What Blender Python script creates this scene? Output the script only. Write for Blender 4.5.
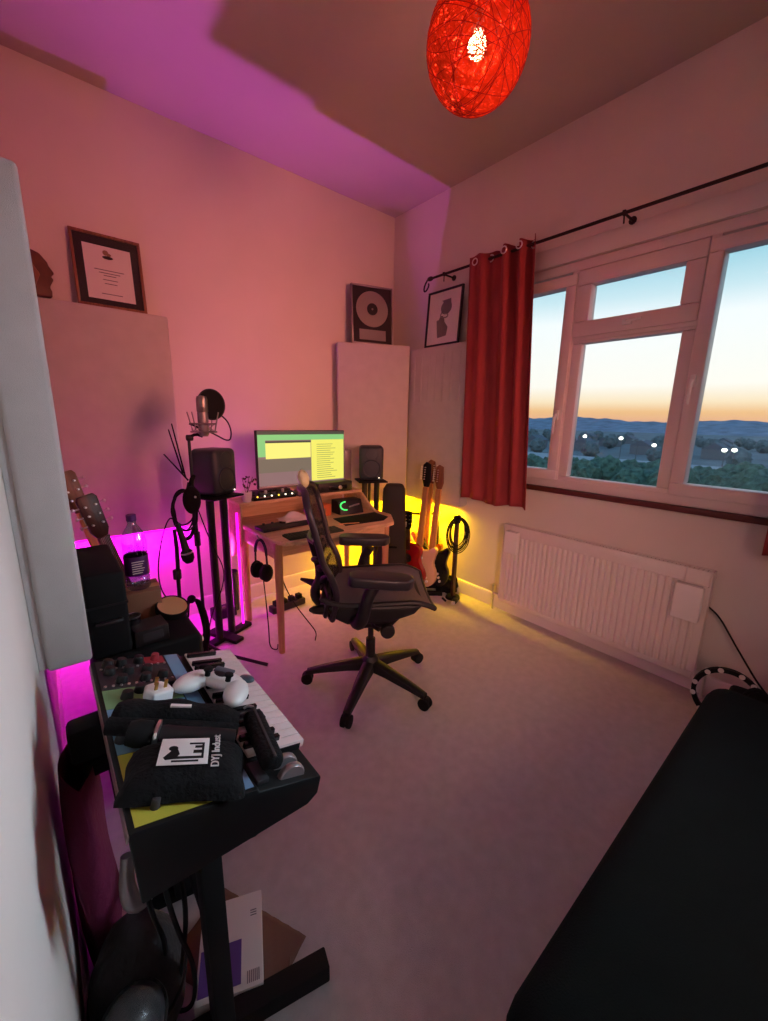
import bpy, bmesh, math, random
from mathutils import Vector, Matrix
random.seed(7)
for _o in list(bpy.data.objects): bpy.data.objects.remove(_o)
S = bpy.context.scene
COL = S.collection
PI = math.pi
S.view_settings.view_transform = 'Standard'
S.view_settings.look = 'None'
S.view_settings.gamma = 1.0
S.view_settings.use_curve_mapping = False
S.view_settings.exposure = 0.0

# ------------------------------------------------------------------ camera
cd = bpy.data.cameras.new('camera'); cam = bpy.data.objects.new('camera', cd); COL.objects.link(cam)
cd.sensor_fit = 'HORIZONTAL'; cd.sensor_width = 36.0; cd.lens = 404.855 / 768 * 36.0
cd.clip_start = 0.02; cd.clip_end = 4000
_R = Vector((0.7660, -0.6425, 0.0187)); _F = Vector((0.6305, 0.7449, -0.2182)); _U = _R.cross(_F)
_m = Matrix(((_R.x, _U.x, -_F.x), (_R.y, _U.y, -_F.y), (_R.z, _U.z, -_F.z)))
cam.matrix_world = Matrix.Translation((0, 0, 1.40)) @ _m.to_quaternion().normalized().to_matrix().to_4x4()
S.camera = cam

# ------------------------------------------------------------------ colour
def s2l(c):
    return tuple(((v/255)/12.92 if v/255 <= .04045 else ((v/255+.055)/1.055)**2.4) for v in c)
def rgba(c): return (*s2l(c), 1.0)

# ------------------------------------------------------------------ world: clear sunset sky
w = bpy.data.worlds.new('sky'); S.world = w; w.use_nodes = True
nt = w.node_tree; nt.nodes.clear()
tc = nt.nodes.new('ShaderNodeTexCoord'); sp = nt.nodes.new('ShaderNodeSeparateXYZ')
rmp = nt.nodes.new('ShaderNodeValToRGB'); bg = nt.nodes.new('ShaderNodeBackground'); wo = nt.nodes.new('ShaderNodeOutputWorld')
nt.links.new(tc.outputs['Generated'], sp.inputs[0]); nt.links.new(sp.outputs['Z'], rmp.inputs[0])
nt.links.new(rmp.outputs[0], bg.inputs[0]); nt.links.new(bg.outputs[0], wo.inputs[0])
els = [(0.0, (120, 120, 135)), (0.008, (232, 176, 140)), (0.026, (240, 190, 134)), (0.046, (251, 228, 192)), (0.078, (255, 250, 240)),
       (0.20, (246, 251, 253)), (0.24, (204, 232, 241)), (0.29, (160, 212, 228)), (0.42, (112, 178, 208)), (0.7, (110, 160, 205)), (1.0, (80, 125, 180))]
cr = rmp.color_ramp
while len(cr.elements) < len(els): cr.elements.new(0.5)
for e, (p, c) in zip(cr.elements, els): e.position = p; e.color = rgba(c)
bg.inputs[1].default_value = 1.2

# ------------------------------------------------------------------ lights
def light(kind, name, loc, energy, color, **kw):
    l = bpy.data.lights.new(name, kind); l.energy = energy; l.color = color
    o = bpy.data.objects.new(name, l); COL.objects.link(o); o.location = loc
    aim = kw.pop('aim', None)
    for k, v in kw.items(): setattr(l, k, v)
    if aim is not None:
        o.rotation_mode = 'QUATERNION'; o.rotation_quaternion = (Vector(aim) - Vector(loc)).to_track_quat('-Z', 'Y')
    return o
LAMP = Vector((1.335, 1.125, 2.67))
# added fill: one lamp outside the unseen window end, two behind the camera
light('AREA', 'window_fill_light', (3.05, -0.55, 1.75), 12, (0.68, 0.84, 1.0), shape='RECTANGLE', size=0.8, size_y=1.3, spread=math.radians(50), aim=(0.0, 0.75, 1.25))  # added cool fill for the left wall
light('AREA', 'rear_fill_light', (1.75, -1.05, 1.80), 10.5, (1.0, 0.28, 0.20), shape='RECTANGLE', size=0.7, size_y=1.2, spread=math.radians(62), aim=(1.35, 2.95, 1.75))  # added warm fill for the back wall, out of view
light('AREA', 'rear_low_fill_light', (0.15, -1.05, 1.35), 5.2, (1.0, 0.50, 0.40), shape='RECTANGLE', size=0.5, size_y=0.8, spread=math.radians(58), aim=(2.3, 1.75, 0.25))  # added warm fill for the floor and radiator, out of view
light('POINT', 'pendant_bulb_light', LAMP, 172, (1.0, 0.26, 0.18), shadow_soft_size=0.035)
# coloured strip lights fixed behind the panels and the desk
light('AREA', 'magenta_strip_light', (0.33, 2.90, 0.66), 8, (1.0, 0.0, 1.0), shape='RECTANGLE', size=0.75, size_y=0.03, aim=(0.33, 2.96, 0.1))
light('AREA', 'magenta_side_light', (-0.05, 2.0, 0.62), 2, (1.0, 0.0, 1.0), shape='RECTANGLE', size=0.6, size_y=0.03, aim=(-0.08, 1.75, 0.1)).rotation_mode = 'QUATERNION'
light('SPOT', 'magenta_up_light', (0.95, 2.845, 0.36), 150, (0.85, 0.10, 1.0), spot_size=math.radians(86), spot_blend=1.0, shadow_soft_size=0.008, aim=(1.25, 1.5, 3.08))
light('AREA', 'magenta_bar_light', (0.905, 2.52, 0.45), 1.2, (1.0, 0.0, 0.9), shape='RECTANGLE', size=0.02, size_y=0.6, aim=(0.4, 2.6, 0.45))
light('AREA', 'yellow_strip_light', (2.25, 2.80, 0.70), 26, (1.0, 0.62, 0.0), shape='RECTANGLE', size=0.75, size_y=0.03, aim=(2.35, 2.96, 0.1))
light('AREA', 'yellow_side_light', (2.50, 2.35, 0.70), 15, (1.0, 0.62, 0.0), shape='RECTANGLE', size=0.5, size_y=0.03, aim=(2.55, 2.35, 0.1))

# ------------------------------------------------------------------ materials
def mat(name, c, rough=.6, metal=0.0, noise=0.0, nscale=40, bump=0.0, bscale=200, spec=.5, trans=0.0, emit=None, es=0.0, coat=0, alpha=1.0, c2=None):
    m = bpy.data.materials.new(name); m.use_nodes = True
    n = m.node_tree; b = n.nodes['Principled BSDF']
    b.inputs['Base Color'].default_value = rgba(c); b.inputs['Roughness'].default_value = rough
    b.inputs['Metallic'].default_value = metal; b.inputs['Specular IOR Level'].default_value = spec
    b.inputs['Transmission Weight'].default_value = trans; b.inputs['Coat Weight'].default_value = coat
    b.inputs['Alpha'].default_value = alpha
    t = n.nodes.new('ShaderNodeTexCoord')
    if noise > 0 or c2:
        x = n.nodes.new('ShaderNodeTexNoise'); x.inputs['Scale'].default_value = nscale; x.inputs['Detail'].default_value = 5
        r = n.nodes.new('ShaderNodeValToRGB'); n.links.new(t.outputs['Object'], x.inputs['Vector'])
        a = s2l(c); bb = s2l(c2) if c2 else tuple(v*(1+noise) for v in a); aa = tuple(v*(1-noise) for v in a)
        r.color_ramp.elements[0].position = .3; r.color_ramp.elements[1].position = .7
        r.color_ramp.elements[0].color = (*aa, 1); r.color_ramp.elements[1].color = (*[min(1, v) for v in bb], 1)
        n.links.new(x.outputs['Fac'], r.inputs[0]); n.links.new(r.outputs[0], b.inputs['Base Color'])
    if bump > 0:
        x = n.nodes.new('ShaderNodeTexNoise'); x.inputs['Scale'].default_value = bscale; x.inputs['Detail'].default_value = 3
        q = n.nodes.new('ShaderNodeBump'); q.inputs['Strength'].default_value = bump; q.inputs['Distance'].default_value = .01
        n.links.new(t.outputs['Object'], x.inputs['Vector']); n.links.new(x.outputs['Fac'], q.inputs['Height']); n.links.new(q.outputs[0], b.inputs['Normal'])
    if emit:
        b.inputs['Emission Color'].default_value = rgba(emit); b.inputs['Emission Strength'].default_value = es
    return m
def wood(name, c, c2, scale=(1, 14, 14), rough=.5):
    m = mat(name, c, rough); n = m.node_tree; b = n.nodes['Principled BSDF']
    t = n.nodes.new('ShaderNodeTexCoord'); mp = n.nodes.new('ShaderNodeMapping'); mp.inputs['Scale'].default_value = scale
    x = n.nodes.new('ShaderNodeTexNoise'); x.inputs['Scale'].default_value = 4; x.inputs['Detail'].default_value = 8; x.inputs['Distortion'].default_value = .6
    r = n.nodes.new('ShaderNodeValToRGB'); r.color_ramp.elements[0].position = .35; r.color_ramp.elements[1].position = .68
    r.color_ramp.elements[0].color = rgba(c); r.color_ramp.elements[1].color = rgba(c2)
    n.links.new(t.outputs['Object'], mp.inputs[0]); n.links.new(mp.outputs[0], x.inputs['Vector']); n.links.new(x.outputs['Fac'], r.inputs[0]); n.links.new(r.outputs[0], b.inputs['Base Color'])
    return m
def translucent(name, c, c2, k=.5):
    m = bpy.data.materials.new(name); m.use_nodes = True; n = m.node_tree; n.nodes.clear()
    d = n.nodes.new('ShaderNodeBsdfDiffuse'); t = n.nodes.new('ShaderNodeBsdfTranslucent'); x = n.nodes.new('ShaderNodeMixShader'); o = n.nodes.new('ShaderNodeOutputMaterial')
    d.inputs[0].default_value = rgba(c); t.inputs[0].default_value = rgba(c2); x.inputs[0].default_value = k
    n.links.new(d.outputs[0], x.inputs[1]); n.links.new(t.outputs[0], x.inputs[2]); n.links.new(x.outputs[0], o.inputs[0]); return m
def thin_glass(name, tint=(255, 255, 255), gloss=.06):
    m = bpy.data.materials.new(name); m.use_nodes = True; n = m.node_tree; n.nodes.clear()
    d = n.nodes.new('ShaderNodeBsdfTransparent'); t = n.nodes.new('ShaderNodeBsdfGlossy'); x = n.nodes.new('ShaderNodeMixShader'); o = n.nodes.new('ShaderNodeOutputMaterial')
    d.inputs[0].default_value = rgba(tint); t.inputs['Roughness'].default_value = .03; x.inputs[0].default_value = gloss
    n.links.new(d.outputs[0], x.inputs[1]); n.links.new(t.outputs[0], x.inputs[2]); n.links.new(x.outputs[0], o.inputs[0]); return m

M = {}
M['wall'] = mat('wall_paint', (222, 208, 200), .85, noise=.03, nscale=3, bump=.06, bscale=60, spec=.2)
M['ceil'] = mat('ceiling_paint', (190, 176, 168), .9, noise=.03, nscale=3, spec=.2)
M['carpet'] = mat('carpet', (206, 196, 196), .97, noise=.07, nscale=22, bump=.5, bscale=420, spec=.1)
M['white'] = mat('white_gloss_paint', (226, 214, 208), .4)
M['upvc'] = mat('white_window_plastic', (226, 208, 204), .35)
M['panel'] = mat('cream_fabric', (198, 190, 186), .95, noise=.04, nscale=12, bump=.25, bscale=500, spec=.1)
M['sill'] = mat('maroon_sill', (88, 28, 26), .5)
M['curtain'] = mat('red_curtain_cloth', (150, 54, 56), .72, noise=.08, nscale=6, bump=.15, bscale=600, spec=.3)
M['iron'] = mat('dark_iron', (52, 36, 34), .45, metal=.7)
M['chrome'] = mat('chrome', (225, 220, 215), .28, metal=1)
M['jingle'] = mat('bright_tin', (240, 234, 226), .3, metal=.35)
M['steel'] = mat('brushed_steel', (160, 150, 145), .35, metal=.9)
M['black'] = mat('black_plastic', (22, 20, 22), .5)
M['blackm'] = mat('matt_black', (9, 8, 9), .75, spec=.3)
M['synthcase'] = mat('black_textured_case', (9, 8, 9), .6, spec=.25)
M['blackgloss'] = mat('gloss_black', (16, 14, 17), .22)
M['speaker'] = mat('dark_grey_speaker_coat', (46, 52, 60), .5)
M['cone'] = mat('speaker_cone', (14, 14, 16), .5)
M['desk'] = wood('birch_desk_wood', (200, 164, 124), (222, 188, 148))
M['leg'] = wood('desk_leg_wood', (176, 128, 90), (200, 152, 110), (14, 14, 1))
M['maple'] = wood('maple_neck_wood', (186, 126, 70), (214, 156, 94), (14, 14, 1), .35)
M['dwood'] = wood('dark_wood', (48, 26, 20), (74, 40, 28), (14, 14, 1), .4)
M['rosewood'] = wood('brown_wood', (110, 66, 42), (142, 90, 60), (14, 14, 1), .45)
M['sofa'] = mat('dark_teal_cover', (8, 21, 22), .95, noise=.12, nscale=14, bump=.3, bscale=300, spec=.15)
M['mesh'] = mat('chair_mesh', (40, 34, 42), .6, alpha=.62)
M['chairg'] = mat('graphite_chair_frame', (44, 36, 46), .35)
M['chairb'] = mat('black_chair_plastic', (20, 19, 21), .5)
M['chairseat'] = mat('grey_seat_mesh', (100, 95, 96), .6, bump=.4, bscale=700)
M['padgloss'] = mat('armrest_rubber', (40, 38, 44), .33)
M['cream'] = mat('cream_head', (214, 212, 160), .4)
M['paper'] = mat('white_paper', (226, 216, 212), .8)
M['purple'] = mat('purple_print', (92, 62, 140), .7)
M['grey'] = mat('grey_ink', (120, 112, 118), .8)
M['darkmat'] = mat('black_mount_board', (34, 18, 24), .7)
M['silverdisc'] = mat('silver_record', (190, 180, 178), .3, metal=.85)
M['brass'] = mat('brass', (190, 150, 80), .3, metal=1)
M['glass'] = thin_glass('window_glass', (248, 250, 250), .03)
M['pglass'] = thin_glass('picture_glass', (255, 255, 255), .02)
M['clear'] = thin_glass('clear_plastic', (206, 216, 226), .26)
M['bulb'] = mat('lit_bulb', (255, 230, 190), .4, emit=(255, 226, 170), es=14)
M['strand'] = translucent('red_paper_string', (244, 100, 54), (255, 130, 70), .5)
M['strandd'] = mat('dark_red_string', (176, 30, 14), .8)
M['ledm'] = mat('magenta_led', (255, 60, 220), .5, emit=(255, 20, 215), es=1.6)
M['ledy'] = mat('yellow_led', (255, 220, 60), .5, emit=(255, 210, 20), es=2.0)
M['green'] = mat('mint_green_panel', (122, 160, 108), .55)
M['yellow'] = mat('mustard_panel', (186, 178, 62), .55)
M['blue'] = mat('powder_blue_panel', (112, 152, 182), .55)
M['redp'] = mat('red_panel', (160, 46, 56), .55)
M['charcoal'] = mat('charcoal_panel', (46, 42, 46), .6)
M['keys'] = mat('white_keys', (232, 214, 212), .3)
M['fabricb'] = mat('black_nylon_cloth', (11, 10, 12), .85, bump=.5, bscale=120, spec=.25)
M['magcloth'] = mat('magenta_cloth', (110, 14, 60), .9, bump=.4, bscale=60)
M['greycl'] = mat('grey_felt', (46, 42, 43), .95, bump=.4, bscale=80)
M['kraft'] = mat('brown_card', (146, 110, 84), .8)
M['kraftd'] = mat('worn_brown_paper', (118, 88, 74), .85)
M['tan'] = mat('tan_drum_skin', (206, 164, 116), .7)
M['redg'] = mat('red_guitar_lacquer', (150, 10, 16), .2, coat=.5)
M['whiteg'] = mat('cream_guitar_lacquer', (222, 186, 148), .25, coat=.5)
M['sunb'] = mat('amber_guitar_lacquer', (150, 70, 30), .25, coat=.5)
M['olive'] = mat('olive_black_case', (34, 32, 24), .75, bump=.2, bscale=90)
M['water'] = mat('purple_label', (70, 24, 96), .4)
M['white_c'] = mat('white_ceramic', (232, 226, 222), .3)
M['leafg'] = mat('plant_leaf', (84, 74, 40), .6)
M['orange'] = mat('orange_card', (206, 106, 60), .7)
M['grnled'] = mat('green_glow', (60, 255, 120), .4, emit=(70, 240, 120), es=1.2)
M['whtled'] = mat('white_indicator', (255, 250, 230), .4, emit=(255, 246, 220), es=2.5)
M['yelled'] = mat('yellow_indicator', (255, 220, 80), .4, emit=(255, 214, 70), es=1.8)
M['matgreen'] = mat('dark_green_mat', (56, 64, 44), .85)
M['bronze'] = mat('bronze_carving', (92, 44, 24), .5, noise=.2, nscale=20)
M['silver'] = mat('silver_plastic', (150, 140, 142), .35, metal=.5)
M['dome'] = mat('smoky_plastic', (84, 82, 82), .3, alpha=.6)
M['bluejeans'] = mat('blue_controller_trim', (70, 86, 100), .4)

# ------------------------------------------------------------------ mesh builder
class MB:
    def __init__(self): self.bm = bmesh.new()
    def _new(self, fn, mtx=None, bevel=0, seg=2):
        b = bmesh.new(); fn(b)
        if bevel > 0:
            bmesh.ops.bevel(b, geom=[e for e in b.edges if e.calc_face_angle(0) > .5], offset=bevel, segments=seg, profile=.5, affect='EDGES', clamp_overlap=True)
        if mtx is not None: b.transform(mtx)
        me = bpy.data.meshes.new('t'); b.to_mesh(me); b.free(); self.bm.from_mesh(me); bpy.data.meshes.remove(me); return self
    def box(self, x0, x1, y0, y1, z0, z1, bevel=0, mtx=None, seg=2):
        def f(b):
            bmesh.ops.create_cube(b, size=1)
            b.transform(Matrix.Translation(((x0+x1)/2, (y0+y1)/2, (z0+z1)/2)) @ Matrix.Diagonal((x1-x0, y1-y0, z1-z0, 1)))
        return self._new(f, mtx, bevel, seg)
    def cyl(self, p0, p1, r0, r1=None, seg=16, bevel=0):
        p0 = Vector(p0); p1 = Vector(p1); d = p1-p0; r1 = r0 if r1 is None else r1
        def f(b): bmesh.ops.create_cone(b, cap_ends=True, segments=seg, radius1=r0, radius2=r1, depth=d.length)
        return self._new(f, Matrix.Translation((p0+p1)/2) @ d.to_track_quat('Z', 'Y').to_matrix().to_4x4(), bevel)
    def sph(self, c, r, seg=16, mtx=None):
        r = (r, r, r) if not hasattr(r, '__len__') else r
        def f(b): bmesh.ops.create_uvsphere(b, u_segments=seg, v_segments=max(6, seg*2//3), radius=1)
        mm = Matrix.Translation(c) @ (mtx if mtx is not None else Matrix.Identity(4)) @ Matrix.Diagonal((*r, 1))
        return self._new(f, mm)
    def tube(self, pts, r, seg=8, closed=False, smooth=0):
        P = [Vector(p) for p in pts]; R = r if hasattr(r, '__len__') else [r]*len(P)
        for _ in range(smooth):
            Q = []; RR = []
            n = len(P)
            rng = range(n) if closed else range(n-1)
            if not closed: Q.append(P[0]); RR.append(R[0])
            for i in rng:
                a, b2 = P[i], P[(i+1) % n]; ra, rb = R[i], R[(i+1) % n]
                Q += [a*.75+b2*.25, a*.25+b2*.75]; RR += [ra*.75+rb*.25, ra*.25+rb*.75]
            if not closed: Q.append(P[-1]); RR.append(R[-1])
            P, R = Q, RR
        bm = self.bm; n = len(P); rings = []; ref = None
        for i in range(n):
            if closed: t = P[(i+1) % n]-P[i-1]
            else: t = P[min(i+1, n-1)]-P[max(i-1, 0)]
            if t.length < 1e-9: t = Vector((0, 0, 1))
            t.normalize()
            if ref is None: ref = t.orthogonal().normalized()
            ref = (ref - t*ref.dot(t))
            if ref.length < 1e-6: ref = t.orthogonal()
            ref.normalize(); u = t.cross(ref)
            rings.append([bm.verts.new(P[i]+(ref*math.cos(2*PI*k/seg)+u*math.sin(2*PI*k/seg))*R[i]) for k in range(seg)])
        for i in range(n if closed else n-1):
            a, b2 = rings[i], rings[(i+1) % n]
            for k in range(seg): bm.faces.new((a[k], a[(k+1) % seg], b2[(k+1) % seg], b2[k]))
        if not closed: bm.faces.new(rings[0][::-1]); bm.faces.new(rings[-1])
        return self
    def lathe(self, prof, seg=24, mtx=None):
        b = bmesh.new(); rings = []
        for r, z in prof:
            if r < 1e-6: rings.append([b.verts.new((0, 0, z))])
            else: rings.append([b.verts.new((r*math.cos(2*PI*k/seg), r*math.sin(2*PI*k/seg), z)) for k in range(seg)])
        for a, c in zip(rings, rings[1:]):
            for k in range(seg):
                l = (k+1) % seg
                if len(a) == 1 and len(c) == 1: continue
                if len(a) == 1: b.faces.new((a[0], c[l], c[k]))
                elif len(c) == 1: b.faces.new((a[k], a[l], c[0]))
                else: b.faces.new((a[k], a[l], c[l], c[k]))
        if mtx is not None: b.transform(mtx)
        me = bpy.data.meshes.new('t'); b.to_mesh(me); b.free(); self.bm.from_mesh(me); bpy.data.meshes.remove(me); return self
    def prism(self, poly, h0, h1, axis='z', bevel=0, mtx=None, seg=2):
        """2-D outline extruded: axis z -> (x,y), y -> (x,z), x -> (y,z)"""
        def f(b):
            def P(p, h): return {'z': (p[0], p[1], h), 'y': (p[0], h, p[1]), 'x': (h, p[0], p[1])}[axis]
            A = [b.verts.new(P(p, h0)) for p in poly]; B = [b.verts.new(P(p, h1)) for p in poly]
            b.faces.new(A[::-1]); b.faces.new(B); n = len(poly)
            for i in range(n): b.faces.new((A[i], A[(i+1) % n], B[(i+1) % n], B[i]))
            bmesh.ops.recalc_face_normals(b, faces=b.faces)
        return self._new(f, mtx, bevel, seg)
    def grid(self, fn, nu, nv):
        bm = self.bm; V = [[bm.verts.new(fn(i/nu, j/nv)) for j in range(nv+1)] for i in range(nu+1)]
        for i in range(nu):
            for j in range(nv): bm.faces.new((V[i][j], V[i+1][j], V[i+1][j+1], V[i][j+1]))
        return self
    def build(self, name, m, parent=None, smooth=True, mtx=None, solid=0, sub=0, fixn=True):
        if mtx is not None: self.bm.transform(mtx)
        if fixn: bmesh.ops.recalc_face_normals(self.bm, faces=self.bm.faces)
        me = bpy.data.meshes.new(name); self.bm.to_mesh(me); self.bm.free()
        o = bpy.data.objects.new(name, me); COL.objects.link(o)
        me.materials.append(M[m] if isinstance(m, str) else m)
        if smooth:
            me.polygons.foreach_set('use_smooth', [True]*len(me.polygons))
            if hasattr(me, 'set_sharp_from_angle'): me.set_sharp_from_angle(angle=math.radians(38))
        if solid: q = o.modifiers.new('thickness', 'SOLIDIFY'); q.thickness = solid; q.offset = 0
        if sub: q = o.modifiers.new('smooth', 'SUBSURF'); q.levels = sub; q.render_levels = sub
        if parent: o.parent = parent
        return o
def tag(o, label, cat=None, group=None):
    o['label'] = label
    if cat: o['category'] = cat
    if group: o['group'] = group
    return o
def thing(name, label, cat, loc=(0, 0, 0), rotz=0, group=None, rot=None):
    o = bpy.data.objects.new(name, None); COL.objects.link(o); o.location = loc
    o.rotation_euler = rot if rot else (0, 0, rotz); o.empty_display_size = .05
    return tag(o, label, cat, group)
def struct(o): o['kind'] = 'structure'; return o
def text_mesh(body, size, name, m, parent, mtx, depth=.0006, align='CENTER'):
    c = bpy.data.curves.new(name, 'FONT'); c.body = body; c.size = size; c.extrude = depth; c.align_x = align; c.align_y = 'CENTER'
    t = bpy.data.objects.new('t', c); COL.objects.link(t)
    bpy.context.view_layer.update()
    me = bpy.data.meshes.new_from_object(t.evaluated_get(bpy.context.evaluated_depsgraph_get()))
    bpy.data.objects.remove(t); me.transform(mtx); me.materials.clear(); me.materials.append(M[m]); me.name = name
    o = bpy.data.objects.new(name, me); COL.objects.link(o); o.parent = parent; return o
def RZ(a): return Matrix.Rotation(a, 4, 'Z')
def RX(a): return Matrix.Rotation(a, 4, 'X')
def RY(a): return Matrix.Rotation(a, 4, 'Y')
def T(*v): return Matrix.Translation(v)

# ================================================================== SETTING
XL, XR, YB, YF, ZC = -0.083, 2.56, 2.955, -1.15, 3.08
struct(MB().box(XL-.1, XR+.15, YF-.1, YB+.1, -.12, 0).build('floor', 'carpet'))
struct(MB().box(XL-.1, XR+.15, YF-.1, YB+.1, ZC, ZC+.12).build('ceiling', 'ceil'))
struct(MB().box(XL-.12, XL, YF, YB, 0, ZC).build('wall_left', 'wall'))
struct(MB().box(XL-.12, XR+.15, YB, YB+.12, 0, ZC).build('wall_back', 'wall'))
struct(MB().box(XL-.12, XR+.15, YF-.12, YF, 0, ZC).build('wall_front', 'wall'))
WY0, WY1, WZ0, WZ1 = -0.78, 1.96, 0.985, 2.335
b = MB(); b.box(XR, XR+.15, YF, YB, 0, WZ0); b.box(XR, XR+.15, YF, YB, WZ1, ZC); b.box(XR, XR+.15, YF, WY0, WZ0, WZ1); b.box(XR, XR+.15, WY1, YB, WZ0, WZ1)
struct(b.build('wall_right', 'wall'))
prof = [(0, 0), (-.018, 0), (-.018, .085), (-.010, .105), (0, .11)]
b = MB(); b.prism([(XR+p[0], p[1]) for p in prof], YF, YB, 'y'); struct(b.build('baseboard_right', 'white'))
b = MB(); b.prism([(YB+p[0], p[1]) for p in prof], XL, XR-.018, 'x'); struct(b.build('baseboard_back', 'white'))
b = MB(); b.prism([(XL-p[0]*.5, p[1]) for p in prof], YF, YB-.018, 'y'); struct(b.build('baseboard_left', 'white'))
# window
wroot = bpy.data.objects.new('window_1', None); COL.objects.link(wroot); wroot['kind'] = 'structure'; wroot['label'] = 'white three-light window over the radiator'
X0, X1 = XR+.005, XR+.07
def frame(b, y0, y1, z0, z1, t, xa, xb, bev=.006):
    b.box(xa, xb, y0, y1, z1-t, z1, bev); b.box(xa, xb, y0, y1, z0, z0+t, bev); b.box(xa, xb, y0, y0+t, z0+t, z1-t, bev); b.box(xa, xb, y1-t, y1, z0+t, z1-t, bev)
b = MB(); frame(b, WY0, WY1, WZ0, WZ1, .055, X0, X1+.02); b.box(X0, X1+.02, -.02, .025, WZ0+.05, WZ1-.05, .006); b.box(X0, X1+.02, .62, .665, WZ0+.05, WZ1-.05, .006); b.box(X0, X1+.02, 1.285, 1.33, WZ0+.05, WZ1-.05, .006)
b.box(X0, X1+.02, .66, 1.29, 1.885, 1.94, .006)
b.build('window_frame', 'upvc', wroot)
def sash(y0, y1, z0, z1, t, xa, glaze=True):
    b = MB(); frame(b, y0, y1, z0, z1, t, xa, XR+.075, .008); o = b.build('window_sash', 'upvc', wroot)
    MB().box(XR+.045, XR+.049, y0+t-.004, y1-t+.004, z0+t-.004, z1-t+.004).build('window_pane', 'glass', o)
    return o
s1 = sash(.02, .660, WZ0+.052, WZ1-.068, .064, XR-.008)
s5 = sash(-.735, -.01, WZ0+.02, WZ1-.04, .066, XR+.012)  # extra casement out of view, added to let the fill light in
s2 = sash(1.292, 1.92, WZ0+.052, WZ1-.068, .064, XR-.008)
s3 = sash(.664, 1.288, 1.908, WZ1-.058, .085, XR-.004)
s4 = sash(.664, 1.288, WZ0+.02, 1.93, .060, XR+.012)
def handle(p, y, z, dz):
    b = MB(); b.box(XR-.026, XR-.008, y-.012, y+.012, z-.03, z+.03, .004); b.tube([(XR-.03, y, z), (XR-.045, y, z-.004*dz), (XR-.05, y, z-.04*dz), (XR-.044, y, z-.115*dz)], [.008, .009, .008, .006], 8, smooth=2)
    b.build('window_handle', 'white_c', p)
handle(s1, .632, 1.62, 1); handle(s2, 1.322, 1.45, 1)
b = MB(); b.box(XR-.024, XR-.008, .955, 1.005, 1.935, 1.962, .004); b.tube([(XR-.03, .98, 1.955), (XR-.045, .97, 1.95), (XR-.045, .90, 1.952)], .007, 8, smooth=1); b.build('window_handle', 'white_c', s3)
struct(MB().box(XR-.035, XR+.02, -.82, 2.0, .955, .985, .006).build('trim_1', 'sill'))
struct(MB().box(XR-.018, XR, -.82, 1.98, WZ1, WZ1+.105, .006).build('trim_2', 'white'))

# ------------------------------------------------------------------ view outside (upper floor)
GZ = -12.0
M['land'] = mat('hazed_park_ground', (106, 118, 126), .95, noise=.25, nscale=.05)  # aerial haze mixed into the ground colour
M['hillw'] = mat('hazed_woodland', (126, 138, 160), .95, noise=.3, nscale=.05)  # blue-grey distance haze put into the woodland colour
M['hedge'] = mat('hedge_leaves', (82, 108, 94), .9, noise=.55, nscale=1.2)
M['tree'] = mat('hazed_tree_leaves', (98, 112, 118), .9, noise=.4, nscale=.6)  # leaf colour greyed to carry the haze
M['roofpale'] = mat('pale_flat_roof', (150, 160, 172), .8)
M['house'] = mat('hazed_house_brick', (112, 118, 128), .9)  # distance haze put into the wall colour
M['houser'] = mat('hazed_house_roof', (100, 108, 122), .9)  # roof colour blued by the same painted haze
M['pole'] = mat('grey_lamp_post', (90, 92, 96), .6)
M['streetlit'] = mat('lit_street_lamp', (255, 255, 240), .5, emit=(255, 252, 235), es=6)
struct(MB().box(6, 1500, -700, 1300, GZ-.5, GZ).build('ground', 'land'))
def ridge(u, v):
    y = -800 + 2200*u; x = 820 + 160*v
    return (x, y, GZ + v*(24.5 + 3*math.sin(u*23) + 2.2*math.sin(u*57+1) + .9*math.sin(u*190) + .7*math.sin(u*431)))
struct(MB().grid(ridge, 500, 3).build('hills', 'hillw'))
def clump(b, c, r, sq=.8, seed=0, n=1):
    rnd = random.Random(seed)
    def f(bb):
        bmesh.ops.create_icosphere(bb, subdivisions=3, radius=1)
        for v in bb.verts:
            k = 1 + .22*math.sin(v.co.x*7+seed)*math.sin(v.co.y*6+seed*2)*math.sin(v.co.z*8+1) + rnd.uniform(-.09, .09)
            v.co *= k
    b._new(f, Matrix.Translation(c) @ Matrix.Diagonal((r, r, r*sq, 1)))
b = MB()
rr = random.Random(3)
for i in range(70):
    y = -10 + i*1.35
    clump(b, (92+rr.uniform(-5, 5), y, GZ+2.6+rr.uniform(-.8, .9)), rr.uniform(2.4, 3.9), .95, i)
hg = b.build('hedge', 'hedge'); hg['kind'] = 'stuff'; hg['label'] = 'dark green belt of bushes below the window'; hg['category'] = 'hedge'
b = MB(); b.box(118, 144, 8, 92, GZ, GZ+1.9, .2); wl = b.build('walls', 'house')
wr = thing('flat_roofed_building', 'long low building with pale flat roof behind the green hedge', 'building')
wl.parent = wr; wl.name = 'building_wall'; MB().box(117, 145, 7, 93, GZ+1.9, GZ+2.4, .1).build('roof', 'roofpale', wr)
descs = ['left end of the row', 'under the tall lamp', 'nearest the pale roof', 'in the middle of the view', 'beside the twin lamps', 'at the right of the view', 'far to the right', 'small and far off']
for i in range(16):
    x = 215 + (i % 3)*55; y = 14 + i*9; wdt = rr.uniform(3.5, 5); h = rr.uniform(3.4, 4.2)
    o = thing('house', 'small grey house with a pitched roof among distant trees', 'house', (x, y, GZ), 0, 'distant houses among the trees')
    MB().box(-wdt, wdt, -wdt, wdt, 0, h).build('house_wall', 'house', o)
    MB().prism([(-wdt-.4, h), (wdt+.4, h), (0, h+2.6)], -wdt-.4, wdt+.4, 'x').build('roof', 'houser', o)
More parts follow.
